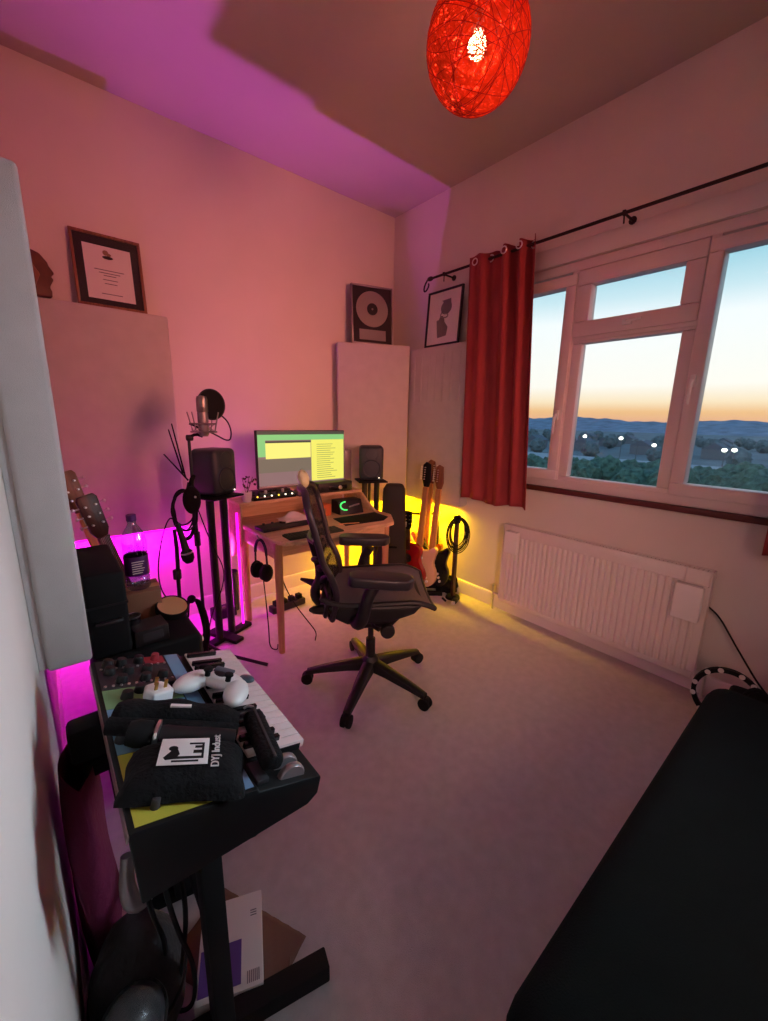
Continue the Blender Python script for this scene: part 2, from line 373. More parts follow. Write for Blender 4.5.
houses_at = [(215 + (i % 3)*55, 14 + i*9) for i in range(16)]
for i in range(84):
    x = 172 + (i % 6)*38 + (5 if i % 2 else 0); y = -20 + i*3.9 + (i % 6)*7; r = rr.uniform(2.6, 4.2)
    if any(abs(x-hx) < 12 and abs(y-hy) < 11 for hx, hy in houses_at): continue
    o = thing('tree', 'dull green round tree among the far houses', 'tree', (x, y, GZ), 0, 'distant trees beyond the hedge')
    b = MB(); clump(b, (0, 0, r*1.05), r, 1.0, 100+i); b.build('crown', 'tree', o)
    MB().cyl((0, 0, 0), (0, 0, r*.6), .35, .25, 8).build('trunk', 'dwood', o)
def az_pt(az, el, X):
    return (X, X*math.tan(math.radians(az)), 1.4 + X/math.cos(math.radians(az))*math.tan(math.radians(el)))
for i, (az, el, X, lab) in enumerate([(23.8, -1.60, 150, 'lit street lamp seen through the middle window pane, leftmost of three'),
        (19.87, -1.70, 150, 'lit street lamp seen in the middle of the centre window pane'),
        (18.2, -1.95, 170, 'twin-headed street lamp with dim heads between two bright lamps'),
        (16.44, -2.37, 150, 'lit street lamp by the right edge of the centre window pane'),
        (10.07, -2.57, 150, 'lit street lamp in the right window pane, left of a pair'),
        (9.25, -2.52, 150, 'lit street lamp in the right window pane, right of a pair')]):
    p = az_pt(az, el, X); o = thing('street_lamp', lab, 'street lamp', (p[0], p[1], GZ), 0, 'street lamps outside the window')
    h = p[2]-GZ
    MB().cyl((0, 0, 0), (0, 0, h), .14, .08, 8).build('post', 'pole', o)
    if i == 2:
        MB().tube([(0, -1.6, h+.5), (0, 0, h), (0, 1.6, h+.5)], .1, 6).build('arm', 'pole', o)
        for s in (-1, 1): MB().sph((0, 1.7*s, h+.5), (.4, .5, .22), 12).build('lamp_head', 'roofpale', o)
    else:
        MB().tube([(0, 0, h), (-.8, 0, h+.3)], .07, 6).build('arm', 'pole', o)
        MB().sph((-1.0, 0, h+.25), (.62, .62, .5), 14).build('lamp_head', 'streetlit', o)

# ================================================================== PENDANT LAMP
lp = thing('pendant_lamp', 'glowing red woven ball pendant lamp hanging from the ceiling', 'lamp', LAMP)
b = MB(); rs = random.Random(11); RB = .172
for i in range(300):
    n = Vector((rs.gauss(0, 1), rs.gauss(0, 1), rs.gauss(0, 1))).normalized()
    u = n.orthogonal().normalized(); v = n.cross(u); off = rs.uniform(-.55, .55); rr_ = RB*(1+rs.uniform(-.015, .015)); q = math.sqrt(1-off*off)
    pts = [n*off*rr_ + (u*math.cos(t*2*PI/40)+v*math.sin(t*2*PI/40))*rr_*q for t in range(40)]
    b.tube([(p.x, p.y, p.z*1.04) for p in pts], rs.uniform(.0008, .0014), 4, closed=True)
b.build('lamp_shade', 'strand', lp, fixn=False)
b = MB()
for i in range(34):
    n = Vector((rs.gauss(0, 1), rs.gauss(0, 1), rs.gauss(0, 1))).normalized()
    u = n.orthogonal().normalized(); v = n.cross(u); off = rs.uniform(-.6, .6); q = math.sqrt(1-off*off); rr_ = RB*1.02
    pts = [n*off*rr_ + (u*math.cos(t*2*PI/48)+v*math.sin(t*2*PI/48))*rr_*q for t in range(48)]
    b.tube([(p.x, p.y, p.z*1.04) for p in pts], .0009, 4, closed=True)
b.build('outer_string', 'strandd', lp, fixn=False)
MB().lathe([(0, -.036), (.016, -.033), (.028, -.022), (.033, -.004), (.029, .014), (.018, .027), (.013, .034), (.013, .04), (0, .04)], 24).build('bulb', 'bulb', lp).visible_shadow = True
MB().cyl((0, 0, .04), (0, 0, .10), .019, .017, 16, .002).build('lamp_holder', 'white_c', lp)
MB().cyl((0, 0, .10), (0, 0, ZC-LAMP.z-.02), .0035, None, 8).build('cord', 'white_c', lp)
MB().lathe([(0, ZC-LAMP.z), (.05, ZC-LAMP.z), (.048, ZC-LAMP.z-.012), (.02, ZC-LAMP.z-.03), (0, ZC-LAMP.z-.03)], 24).build('ceiling_rose', 'white_c', lp)
bpy.data.objects['bulb'].visible_shadow = True

# ================================================================== CURTAINS, ROD
def curtain(label, yt0, yt1, yb0, yb1, seed, loc_x=2.43):
    o = thing('curtain', label, 'curtain', (loc_x, (yb0+yb1)/2, .83), 0, 'red curtains of the window'); ym = (yb0+yb1)/2
    def f(u, v):
        y = (yt0+(yt1-yt0)*u)*v + (yb0+(yb1-yb0)*u)*(1-v) - ym
        # broad flat drop first, then tight folds
        uu = u**1.7
        x = -.030*math.sin(uu*2*PI*3.0+.6) * (.55+.45*v) - .012*math.sin(u*2*PI*5.3+seed) * (1-.4*v)
        z = (2.49 - .006*math.sin(u*30))*v + (.83+.012*math.sin(u*9+seed))*(1-v)
        return (x, y, z-.83)
    MB().grid(f, 120, 40).build('cloth', 'curtain', o, solid=.004)
    for k in (0.10, 0.32, .58, .80, .95):
        p = f(k, .985)
        b = MB(); b.tube([(p[0]-.006, p[1]+.02*math.cos(a*2*PI/20), p[2]-.012+.02*math.sin(a*2*PI/20)) for a in range(20)], .004, 6, closed=True); b.build('eyelet', 'chrome', o)
    return o
curtain('red eyelet curtain hanging between the window and the cream panel', 1.99, 1.505, 1.95, 1.40, 0.3)
curtain('sliver of red curtain at the right edge, beside the right window pane', .23, .06, .227, .03, 1.2)
rd = thing('curtain_rod', 'thin dark iron curtain rod with a scroll end above the window', 'curtain rod', (2.43, 1.08, 2.452))
MB().cyl((0, 1.28, 0), (0, -1.6, 0), .0085, None, 12).build('rod', 'iron', rd)
b = MB(); b.tube([(0, 1.28+.05-.05*math.cos(a*.42)*(1-a/22)+.0, -.045+.06*math.sin(a*.42+.6)*(1-a/22)) for a in range(17)], .006, 8); b.sph((0, 1.30, 0), (.016, .03, .016)); b.build('finial', 'iron', rd)
for y in (1.16, -.06, -1.2):
    b = MB(); b.cyl((0, y, -.002), (.112, y, -.002), .006, None, 10); b.cyl((.108, y, -.002), (.112, y, -.002), .02, None, 12); b.tube([(0, y, -.012), (-.004, y-.004, -.05)], .004, 6); b.box(-.012, .012, y-.008, y+.008, -.012, .012, .003); b.build('bracket', 'iron', rd)

# ================================================================== RADIATOR
rad = thing('radiator', 'white ridged panel radiator on the wall under the window', 'radiator', (2.50, .985, 0))
RY0, RY1, RZ0, RZ1 = -.59, .60, .095, .69
nr = 34; poly = []
for i in range(nr):
    y0 = RY0+.025 + (RY1-RY0-.05)*i/nr; dy = (RY1-RY0-.05)/nr
    poly += [(y0, 0.0), (y0+dy*.28, -.009), (y0+dy*.62, -.009), (y0+dy*.9, 0.0)]
poly2 = [(-.02+p[1], p[0]) for p in poly]
b = MB(); b.prism(poly2 + [(-.005, RY1-.03), (-.005, RY0+.03)], RZ0+.035, RZ1-.075, 'z')
b.box(-.022, -.005, RY0, RY1, RZ1-.08, RZ1-.004, .006); b.box(-.022, -.005, RY0, RY1, RZ0, RZ0+.04, .006); b.box(-.021, -.005, RY0, RY0+.03, RZ0+.04, RZ1-.08); b.box(-.021, -.005, RY1-.03, RY1, RZ0+.04, RZ1-.08)
b.build('front_panel', 'white', rad)
b = MB(); b.box(.02, .032, RY0, RY1, RZ0, RZ1-.004, .004)
for i in range(40): y = RY0+.03+(RY1-RY0-.06)*i/39; b.box(-.006, .02, y-.002, y+.002, RZ0+.03, RZ1-.02)
b.build('rear_panel', 'white', rad)
b = MB(); b.box(-.024, .034, RY0-.008, RY0-.0005, RZ0+.02, RZ1); b.box(-.024, .034, RY1+.0005, RY1+.008, RZ0+.02, RZ1)
b.box(-.024, -.016, RY0, RY1, RZ1-.008, RZ1, .002); b.box(.026, .034, RY0, RY1, RZ1-.008, RZ1, .002)
for i in range(60): y = RY0+.02+(RY1-RY0-.04)*i/59; b.box(-.018, .028, y-.0035, y+.0035, RZ1-.006, RZ1-.002)
b.build('top_grille', 'white', rad)
b = MB(); b.cyl((.008, RY1, .13), (.008, RY1+.07, .13), .009, None, 12); b.cyl((.008, RY1+.07, .0), (.008, RY1+.07, .20), .008, None, 12); b.cyl((.008, RY1+.07, .15), (.008, RY1+.07, .20), .015, .013, 14, .003); b.build('valve', 'chrome', rad)
b = MB(); b.cyl((.008, RY0, .13), (.008, RY0-.05, .13), .009, None, 12); b.cyl((.008, RY0-.05, 0), (.008, RY0-.05, .15), .008, None, 12); b.build('pipe', 'chrome', rad)
b = MB(); b.box(.03, .059, -.4, -.37, .2, .6); b.box(.03, .059, .37, .4, .2, .6); b.build('wall_bracket', 'white', rad)
def humid(label, y, z0, z1, wd):
    o = thing('radiator_humidifier', label, 'humidifier', (2.478, y, z0), 0, 'white humidifiers hung on the radiator')
    h = z1-z0
    MB().box(-.048, -.012, -wd/2, wd/2, 0, h, .008).build('tank', 'white_c', o)
    b = MB(); b.box(-.044, -.016, -wd/2+.008, wd/2-.008, h-.002, h+.004, .001); b.build('slot_lid', 'panel', o)
    b = MB(); b.tube([(-.014, wd*.25, h-.02), (-.010, wd*.25, RZ1-z0+.006), (.03, wd*.25, RZ1-z0+.006)], .002, 6); b.build('hook', 'chrome', o)
humid('large white humidifier box hung on the radiator end by the tambourine', .465, .42, .61, .12)
humid('small white humidifier box hung on the radiator end by the guitars', 1.50, .50, .655, .10)

# ================================================================== ACOUSTIC PANELS
def panel(label, w_, loc, rz, group='cream fabric acoustic panels', h=1.30, ribs=False, d=.085):
    o = thing('acoustic_panel', label, 'acoustic panel', loc, rz, group)
    MB().box(-w_/2, w_/2, -d, 0, 0, h, .012, seg=3).build('fabric_face', 'panel', o)
    b = MB()
    for (x0, x1, z0, z1) in ((-w_/2+.01, w_/2-.01, .01, .04), (-w_/2+.01, w_/2-.01, h-.04, h-.01), (-w_/2+.01, -w_/2+.04, .04, h-.04), (w_/2-.04, w_/2-.01, .04, h-.04)): b.box(x0, x1, 0, .018, z0, z1)
    b.build('back_frame', 'panel', o)
    if ribs:
        b = MB()
        for i in range(7): x = -w_/2+.06+i*.08; b.box(x-.012, x+.012, -.088, -.084, h-.42, h-.06, .003)
        b.build('pleat', 'panel', o)
    return o
panel('cream acoustic panel on the back wall beneath the framed certificate', .62, (.375, YB-.018, .68), 0)
panel('cream acoustic panel across the corner beneath the framed silver disc', .60, (2.212, 2.802, .70), -math.atan2(.28, .53))
panel('cream acoustic panel with pleats on the window wall beside the red curtain', .62, (XR-.018, 2.30, .74), -PI/2, h=1.23, ribs=True)
panel('cream acoustic panel seen end-on, on the left wall nearest the camera', .60, (XL+.019, 1.68, .682), PI/2, h=1.285, d=.105)

# LED strips
tag(MB().box(.05, .70, YB-.03, YB-.02, .655, .675, .002).build('light_strip', 'ledm'), 'magenta light strip along the foot of the left back panel', 'light strip', 'coloured light strips')

# ================================================================== PICTURES
def leaning(name, label, cat, w_, h, loc, rz, lean, group=None):
    """frame standing on its bottom edge, leaning back; local x across, z up, faces -y"""
    o = thing(name, label, cat, loc, rz, group); o.rotation_euler = (-lean, 0, rz); return o
def pframe(o, w_, h, t, d, mf):
    b = MB(); b.box(-w_/2, w_/2, -d, 0, h-t, h, .003); b.box(-w_/2, w_/2, -d, 0, 0, t, .003); b.box(-w_/2, -w_/2+t, -d, 0, t, h-t, .003); b.box(w_/2-t, w_/2, -d, 0, t, h-t, .003)
    b.build('frame', mf, o)
    MB().box(-w_/2+.004, w_/2-.004, -.006, -.002, .004, h-.004).build('backing_board', 'kraft', o)
o = leaning('picture_frame', 'framed certificate with dark mount on top of the left cream panel', 'picture frame', .33, .40, (.42, 2.905, 1.983), 0, .10, 'frames on top of the panels')
pframe(o, .33, .385, .014, .02, 'rosewood')
MB().box(-.152, .152, -.009, -.006, .013, .372).build('mount', 'darkmat', o)
p = MB().box(-.112, .112, -.0105, -.009, .045, .325).build('certificate', 'paper', o)
b = MB(); b.sph((0, -.0108, .268), (.026, .0008, .009), 14); b.build('crest_base', 'darkmat', p)
b = MB(); b.sph((-.008, -.0108, .292), (.014, .0008, .014), 12); b.sph((.006, -.0108, .284), (.012, .0008, .008), 12); b.build('crest', 'kraft', p)
b = MB()
for z, wd in ((.20, .07), (.185, .05), (.172, .03), (.15, .035), (.13, .03), (.075, .05)): b.box(-wd, wd, -.0112, -.0104, z-.002, z+.002)
b.build('printed_line', 'grey', p)
MB().box(-.15, .15, -.0135, -.0125, .015, .37).build('glass', 'pglass', o)
o = leaning('picture_frame', 'framed silver record with plaque on top of the corner panel', 'picture frame', .36, .45, (2.21, 2.80, 2.003), -.30, .10, 'frames on top of the panels')
pframe(o, .36, .455, .012, .022, 'silver')
MB().box(-.168, .168, -.010, -.006, .012, .443).build('mount', 'darkmat', o)
d = MB().lathe([(0, -.001), (.138, -.001), (.138, .002), (.05, .0025), (0, .0025)], 48, T(0, -.0115, .275) @ RX(PI/2)).build('record', 'silverdisc', o)
MB().lathe([(0, .0), (.046, .0), (.046, .0045), (0, .0045)], 32, T(0, -.0115, .275) @ RX(PI/2)).build('record_label', 'darkmat', d)
MB().lathe([(0, .0), (.008, .0), (.008, .006), (0, .006)], 16, T(0, -.0115, .275) @ RX(PI/2)).build('spindle_hole', 'silver', d)
MB().box(-.115, .115, -.013, -.0095, .035, .115).build('plaque', 'silver', o)
o = leaning('picture_frame', 'framed portrait drawing in thin black frame on the window wall panel', 'picture frame', .35, .40, (2.50, 2.295, 1.973), -PI/2, .07, 'frames on top of the panels')
pframe(o, .35, .41, .014, .02, 'black')
p = MB().box(-.162, .162, -.009, -.006, .013, .397).build('drawing_sheet', 'paper', o)
b = MB(); b.sph((.02, -.0095, .275), (.055, .0008, .05), 16); b.prism([(-.03, .33), (.06, .335), (.07, .28), (.0, .31)], -.0105, -.0092, 'y'); b.sph((-.02, -.0095, .16), (.035, .0008, .06), 14); b.prism([(-.05, .06), (.04, .07), (.05, .13), (-.01, .2), (-.07, .19)], -.0103, -.0092, 'y'); b.build('drawn_figure', 'grey', p)
b = MB(); b.tube([(.0, -.0102, .24), (.05, -.0102, .22), (.03, -.0102, .20), (-.04, -.0102, .21), (-.02, -.0102, .25)], .004, 6, smooth=2); b.build('brush_stroke', 'silver', p)
MB().box(-.16, .16, -.0135, -.0125, .015, .395).build('glass', 'pglass', o)
# carved head
o = thing('carved_head', 'brown carved head in profile on top of the left panel', 'ornament', (.09, 2.885, 1.983), .2)
headp = [(-.085, 0), (.05, 0), (.052, .03), (.045, .05), (.058, .075), (.066, .09), (.055, .10), (.072, .118), (.052, .15), (.048, .165), (.02, .20), (-.03, .215), (-.08, .195), (-.105, .15), (-.10, .10), (-.08, .06)]
MB().prism(headp, -.045, .045, 'y', .02, seg=3).build('head', 'bronze', o)
b = MB(); b.prism([(-.07, .02), (-.02, .03), (.01, .10), (-.02, .15), (-.05, .12)], -.052, -.04, 'y', .006); b.build('carved_hair', 'rosewood', o)

# ================================================================== DESK
DZ = .72
dk = thing('desk', 'light wood desk with raised shelf against the back wall', 'desk', (0, 0, 0))
poly = [(.945, 2.745), (.945, 2.10), (.96, 2.07), (.99, 2.02)]
for i in range(9):
    t = i/8; poly.append((.99+.66*t, 2.02-.10*math.sin(PI*min(1, t*1.15))**.8 if t*1.15 < 1 else 2.02))
poly += [(1.72, 2.0), (1.80, 2.02), (1.86, 2.10), (1.93, 2.2), (1.93, 2.745)]
MB().prism(poly, DZ-.026, DZ, 'z', .004).build('desktop', 'desk', dk)
for (x, y) in ((.975, 2.09), (.975, 2.60), (1.83, 2.14), (1.88, 2.70)):
    b = MB(); b.cyl((x, y, 0), (x, y, DZ-.02), .019, .026, 20, .003); b.build('leg', 'leg', dk)
b = MB(); b.box(1.0, 1.80, 2.115, 2.135, DZ-.12, DZ-.026, .003); b.box(.955, .975, 2.11, 2.72, DZ-.12, DZ-.026, .003); b.box(1.87, 1.89, 2.17, 2.72, DZ-.12, DZ-.026, .003); b.build('apron', 'desk', dk)
b = MB(); b.box(.925, 1.90, 2.52, 2.741, .842, .864, .004); b.build('shelf', 'desk', dk)
pl = [(2.52, .842), (2.735, .842), (2.735, .46), (2.70, .46), (2.62, .52), (2.55, .60)]
b = MB(); b.prism(pl, .928, .944, 'x', .003); b.build('side_panel', 'desk', dk)
b = MB(); b.prism([(2.50, .842), (2.741, .842), (2.741, .715), (2.30, .715), (2.42, .78)], 1.878, 1.896, 'x', .003); b.build('side_panel', 'desk', dk)
b = MB(); b.box(1.0, 1.85, 2.72, 2.735, DZ, .842, .002); b.build('back_board', 'desk', dk)

# monitor
def emis(name, c, e): return mat(name, (10, 10, 10), .5, emit=c, es=e)
M['scr_bg'] = emis('screen_backdrop', (150, 118, 118), .85); M['scr_pale'] = emis('screen_pale_yellow', (255, 244, 128), 1.0); M['scr_doc'] = emis('screen_yellow', (250, 244, 110), .95)
M['scr_green'] = emis('screen_green', (150, 226, 140), .8); M['scr_bar'] = emis('screen_dark_bar', (80, 84, 70), .7); M['scr_txt'] = emis('screen_text', (184, 184, 90), .8); M['scr_gray'] = emis('screen_grey', (128, 116, 100), .85)
mo = thing('monitor', 'wide flat monitor showing pale yellow windows on the desk shelf', 'monitor', (1.455, 2.635, .864))
MW, MZ0, MZ1 = .352, .055, .452
b = MB(); b.box(-MW, MW, -.006, .03, MZ0, MZ1, .004); b.build('bezel', 'black', mo)
sc = MB().box(-MW+.006, MW-.006, -.0075, -.006, MZ0+.018, MZ1-.006).build('screen', 'scr_bg', mo)
MB().box(-MW+.002, MW-.002, -.0085, -.005, MZ0+.002, MZ0+.016, .001).build('chin', 'silver', mo)
y = -.0085
MB().box(-MW+.006, MW-.006, y, y+.001, MZ1-.028, MZ1-.007).build('menu_bar', 'scr_bar', sc)
MB().box(-MW+.006, MW-.006, y-.0002, y+.001, MZ1-.066, MZ1-.028).build('toolbar', 'scr_green', sc)
MB().box(-MW+.006, -MW+.06, y, y+.001, MZ0+.22, MZ1-.066).build('side_bar', 'scr_green', sc)
MB().box(-MW+.06, .055, y, y+.001, MZ0+.205, MZ1-.075).build('window_pale', 'scr_pale', sc)
MB().box(-MW+.06, .055, y-.001, y, MZ1-.085, MZ1-.072).build('title_bar', 'scr_bar', sc)
MB().box(-MW+.006, .055, y, y+.001, MZ0+.11, MZ0+.205).build('lower_window', 'scr_gray', sc)
MB().box(.06, MW-.008, y, y+.001, MZ0+.03, MZ1-.066).build('document_window', 'scr_doc', sc)
b = MB()
for i in range(17):
    z = MZ1-.10-i*.0155; wd = .19*(.6+.4*random.random()); b.box(.105, .105+wd, y-.001, y, z-.0022, z+.0022)
b.build('text_lines', 'scr_txt', sc)
b = MB(); b.box(-.03, .03, .03, .06, .06, .30, .006); b.build('stand_neck', 'silver', mo)
b = MB(); b.box(-.12, .12, -.05, .08, 0, .01, .004); b.box(-.03, .03, .04, .06, .008, .10, .003); b.build('stand_base', 'silver', mo)

# things on the shelf
mx = thing('audio_interface', 'black control box with lit buttons left of the monitor foot', 'audio interface', (1.19, 2.60, .864))
MB().prism([(-.075, 0), (.075, 0), (.075, .05), (-.06, .032), (-.075, .022)], -.17, .14, 'x', .004, mtx=T(0, 0, 0)).build('case', 'blackgloss', mx)
for i in range(7):
    z = .033+.0006*i; MB().cyl((-.15+i*.043, -.03+.012*(i % 2), .036), (-.15+i*.043, -.034+.012*(i % 2), .056), .011, .009, 14, .001).build('knob', 'chrome' if i in (2, 5) else 'black', mx)
for i in range(6):
    MB().sph((-.14+i*.05, -.072, .026), .0055, 10).build('indicator', ['yelled', 'whtled', 'whtled', 'yelled', 'whtled', 'whtled'][i], mx)
pp = thing('potted_plant', 'small white pot with a dry sprig at the left shelf end', 'plant', (.985, 2.545, .864))
MB().lathe([(0, 0), (.026, 0), (.034, .055), (.034, .066), (.030, .066), (.028, .05), (0, .05)], 24).build('pot', 'white_c', pp)
b = MB(); rp = random.Random(5)
for i in range(6):
    dx, dy = rp.uniform(-.02, .04), rp.uniform(-.03, .03); b.tube([(0, 0, .045), (dx*.6, dy*.5, .09), (dx*1.4, dy, .13+rp.uniform(0, .03))], .0016, 5, smooth=1)
b.build('stem', 'leafg', pp)
b = MB()
for i in range(18):
    c = Vector((rp.uniform(-.015, .055), rp.uniform(-.03, .03), rp.uniform(.085, .165))); b.sph(c, (.010, .004, .006), 8, RZ(rp.uniform(0, 3)) @ RY(rp.uniform(-1, 1)))
b.build('leaves', 'leafg', pp)
cs = thing('smart_speaker', 'grey cylindrical speaker standing right of the monitor', 'speaker', (1.84, 2.67, .864))
MB().lathe([(0, .006), (.05, .006), (.053, .012), (.053, .30), (.048, .305), (0, .305)], 32).build('grille', 'silver', cs); MB().cyl((0, 0, 0), (0, 0, .008), .05, None, 32).build('foot', 'black', cs)
ub = thing('synth_module', 'low black box with a chrome dial under the right side of the monitor', 'audio unit', (1.66, 2.575, .864))
MB().box(-.15, .15, -.05, .10, .004, .075, .005).build('case', 'black', ub); MB().box(-.06, .10, -.056, -.05, .018, .05, .003).build('display', 'blackgloss', ub)
b = MB(); b.cyl((.035, -.052, .034), (.035, -.064, .034), .016, .014, 18, .001); b.build('dial', 'chrome', ub)
MB().box(-.14, -.11, -.054, -.05, .02, .055, .001).build('vent', 'cone', ub)
for s in (-.12, .12): MB().cyl((s, 0, 0), (s, 0, .006), .012, None, 12).build('foot', 'black', ub)
lt = thing('tablet_stand', 'flat dark tablet lying beside the control box on the shelf', 'tablet', (1.43, 2.56, .864))
MB().box(-.085, .085, -.05, .05, 0, .012, .003).build('body', 'black', lt); MB().box(-.08, .08, -.046, .046, .0115, .0128).build('screen', 'blackgloss', lt)
# things on the desktop
kb = thing('midi_keyboard', 'slim black keyboard lying along the front of the left desktop', 'keyboard', (1.16, 2.33, DZ), .06)
MB().box(-.20, .20, -.06, .06, 0, .022, .004).build('case', 'black', kb)
MB().box(-.18, .14, -.055, -.005, .022, .026, .001).build('keys', 'charcoal', kb)
for i in range(4): MB().cyl((-.15+i*.06, .035, .022), (-.15+i*.06, .035, .034), .009, .008, 12).build('knob', 'charcoal', kb)
ck = thing('computer_keyboard', 'low grey-green computer keyboard along the desk front edge', 'keyboard', (1.20, 2.07, DZ), -.04)
MB().box(-.18, .18, -.055, .055, 0, .012, .003).build('base', 'matgreen', ck)
b = MB()
for r in range(4):
    for c in range(14): b.box(-.172+c*.0247, -.172+c*.0247+.021, -.048+r*.025, -.048+r*.025+.021, .012, .016, .001)
b.build('key_caps', 'matgreen', ck)
mm = tag(MB().prism([(-.20, -.09), (.10, -.12), (.19, -.06), (.2, .11), (-.16, .12)], 0, .004, 'z', .001).build('mouse_mat', 'blackm'), 'black mouse mat on the right desktop by the guitar case', 'mouse mat'); mm.location = (1.66, 2.20, DZ)
pn = tag(MB().cyl((0, 0, .005), (.13, -.05, .005), .005, .004, 10).build('pencil', 'maple'), 'pale wooden stick lying beside the black mouse mat', 'pencil'); pn.location = (1.44, 2.16, DZ+.0)
b = MB(); rq = random.Random(4)
def cloth(u, v): return ((u-.5)*.19+.012*math.sin(v*9), (v-.5)*.14, .018+.05*abs(math.sin(u*3.1))*math.sin(v*PI)*(.6+.4*math.sin(u*9+v*6)))
b.grid(cloth, 22, 18); tp = tag(b.build('crumpled_paper', 'paper', solid=.004), 'crumpled white paper lying on the slim black keyboard', 'paper'); tp.location = (1.22, 2.36, DZ+.016)
ob = thing('card_box', 'small orange card box under the desk shelf', 'box', (1.49, 2.45, DZ), .25)
MB().box(-.055, .055, -.04, .04, 0, .085, .003).build('carton', 'orange', ob); MB().box(-.056, .0, -.041, -.0395, .03, .06).build('printed_band', 'kraft', ob)
lb = thing('battery_charger', 'sloped black box with a green glowing loop under the right shelf end', 'charger', (1.70, 2.42, DZ), -.05)
MB().prism([(-.06, 0), (.08, 0), (.08, .10), (-.02, .10)], -.10, .10, 'x', .006).build('case', 'black', lb)
b = MB(); b.tube([(-.05+.045*math.cos(a*.3), -.055+.018*(a % 2)*0-.002+.017*math.sin(a*.3)*.7+.012, .065+.028*math.sin(a*.3)) for a in range(5, 17)], .005, 8); b.build('glow_loop', 'grnled', lb)
MB().tube([(-.02, -.044, .055), (.03, -.04, .062), (.07, -.038, .066)], .006, 8, smooth=1).build('strap', 'silver', lb)

# headphones hanging on desk side
hp = thing('headphones', 'black headphones hanging from the desk edge by the front leg', 'headphones', (.925, 2.22, .50), PI/2+.2)
b = MB(); b.tube([(.055*math.cos(a), 0, .11+.085*math.sin(a)) for a in [PI*k/14 for k in range(15)]], .009, 8); b.tube([(-.055, 0, .11), (-.058, 0, .03)], .006, 8); b.tube([(.055, 0, .11), (.058, 0, .03)], .006, 8); b.build('headband', 'black', hp)
for s in (-1, 1):
    c = MB(); c.sph((s*.052, 0, .0), (.022, .042, .055), 18); c.build('ear_cup', 'blackm', hp)
    c = MB(); c.lathe([(.024, -.01), (.04, -.008), (.042, .004), (.03, .012)], 20, T(s*.034, 0, 0) @ RY(s*-PI/2) @ Matrix.Diagonal((1.2, 1, 1, 1))); c.build('ear_pad', 'fabricb', hp)
MB().tube([(0, .0, .195), (0, .01, .205), (.03, .0, .215)], .004, 6).build('hanging_hook', 'steel', hp)
def cable(label, pts, r=.0035, m='blackm', name='cable', group=None, sm=3):
    P = [Vector(p) for p in pts]; o = MB().tube([p-P[0] for p in P], r, 6, smooth=sm).build(name, m); o.location = P[0]
    return tag(o, label, 'cable', group)
cable('black cable dangling from the headphones to the floor', [(.93, 2.21, .44), (.935, 2.2, .3), (.94, 2.19, .12), (.93, 2.17, .01), (.96, 2.12, .006), (.99, 2.18, .006)])
cable('black cable running under the desk towards the office chair', [(.99, 2.14, .58), (1.03, 2.16, .42), (1.12, 2.2, .24), (1.22, 2.2, .08), (1.26, 2.16, .006), (1.2, 2.08, .006)])
# light bar behind the desk
lbar = thing('light_bar', 'thin magenta light bar standing behind the left desk edge', 'light bar', (.912, 2.545, 0))
MB().cyl((0, 0, .02), (0, 0, .80), .008, None, 12).build('tube', 'ledm', lbar); MB().cyl((0, 0, 0), (0, 0, .022), .03, .028, 20, .003).build('base', 'black', lbar)
ul = thing('uplight', 'small black floor uplighter behind the desk', 'lamp', (.95, 2.845, 0))
MB().lathe([(0, 0), (.045, 0), (.045, .02), (.05, .30), (.046, .30), (.04, .06), (0, .06)], 24).build('housing', 'black', ul); MB().cyl((0, 0, .06), (0, 0, .075), .03, None, 16).build('lens', 'ledm', ul)
# clutter under the desk
o = thing('power_strip', 'black power block on the floor under the desk', 'power strip', (1.28, 2.62, 0), .1)
MB().box(-.14, .14, -.035, .035, 0, .05, .006).build('body', 'black', o)
for i in range(4): MB().box(-.115+i*.065, -.075+i*.065, -.022, .022, .05, .085, .005).build('plug', 'blackm', o)
o = thing('pedal', 'small black pedal on floor behind the speaker stand', 'pedal', (.86, 2.78, 0))
MB().box(-.08, .08, -.05, .05, 0, .07, .008).build('case', 'black', o); MB().cyl((0, -.02, .07), (0, -.02, .082), .012, None, 14).build('switch', 'steel', o)

# ================================================================== SPEAKERS
def speaker(label, loc, rz):
    o = thing('studio_speaker', label, 'speaker', loc, rz, 'studio speakers on stands')
    H, Wd, D = .275, .095, .175
    MB().box(-Wd, Wd, -D/2, D/2, .008, H, .028, seg=4).build('cabinet', 'speaker', o)
    y = -D/2
    MB().lathe([(.066, .003), (.066, -.002), (.058, -.004), (.03, -.018), (.02, -.022), (0, -.016)], 32, T(0, y-.001, .10) @ RX(PI/2)).build('woofer', 'cone', o)
    MB().lathe([(.058, -.004), (.062, .004), (.068, .006), (.072, .0)], 32, T(0, y, .10) @ RX(PI/2)).build('woofer_ring', 'speaker', o)
    MB().lathe([(.05, .002), (.042, -.004), (.016, -.012), (0, -.012)], 28, T(0, y-.001, .212) @ RX(PI/2)).build('waveguide', 'speaker', o)
    MB().sph((0, y+.010, .212), .010, 14).build('tweeter', 'cone', o)
    MB().sph((.06, y-.001, .028), .0045, 10).build('power_light', 'whtled', o)
    MB().box(-.06, .06, -.06, .06, 0, .012, .004).build('table_foot', 'blackm', o)
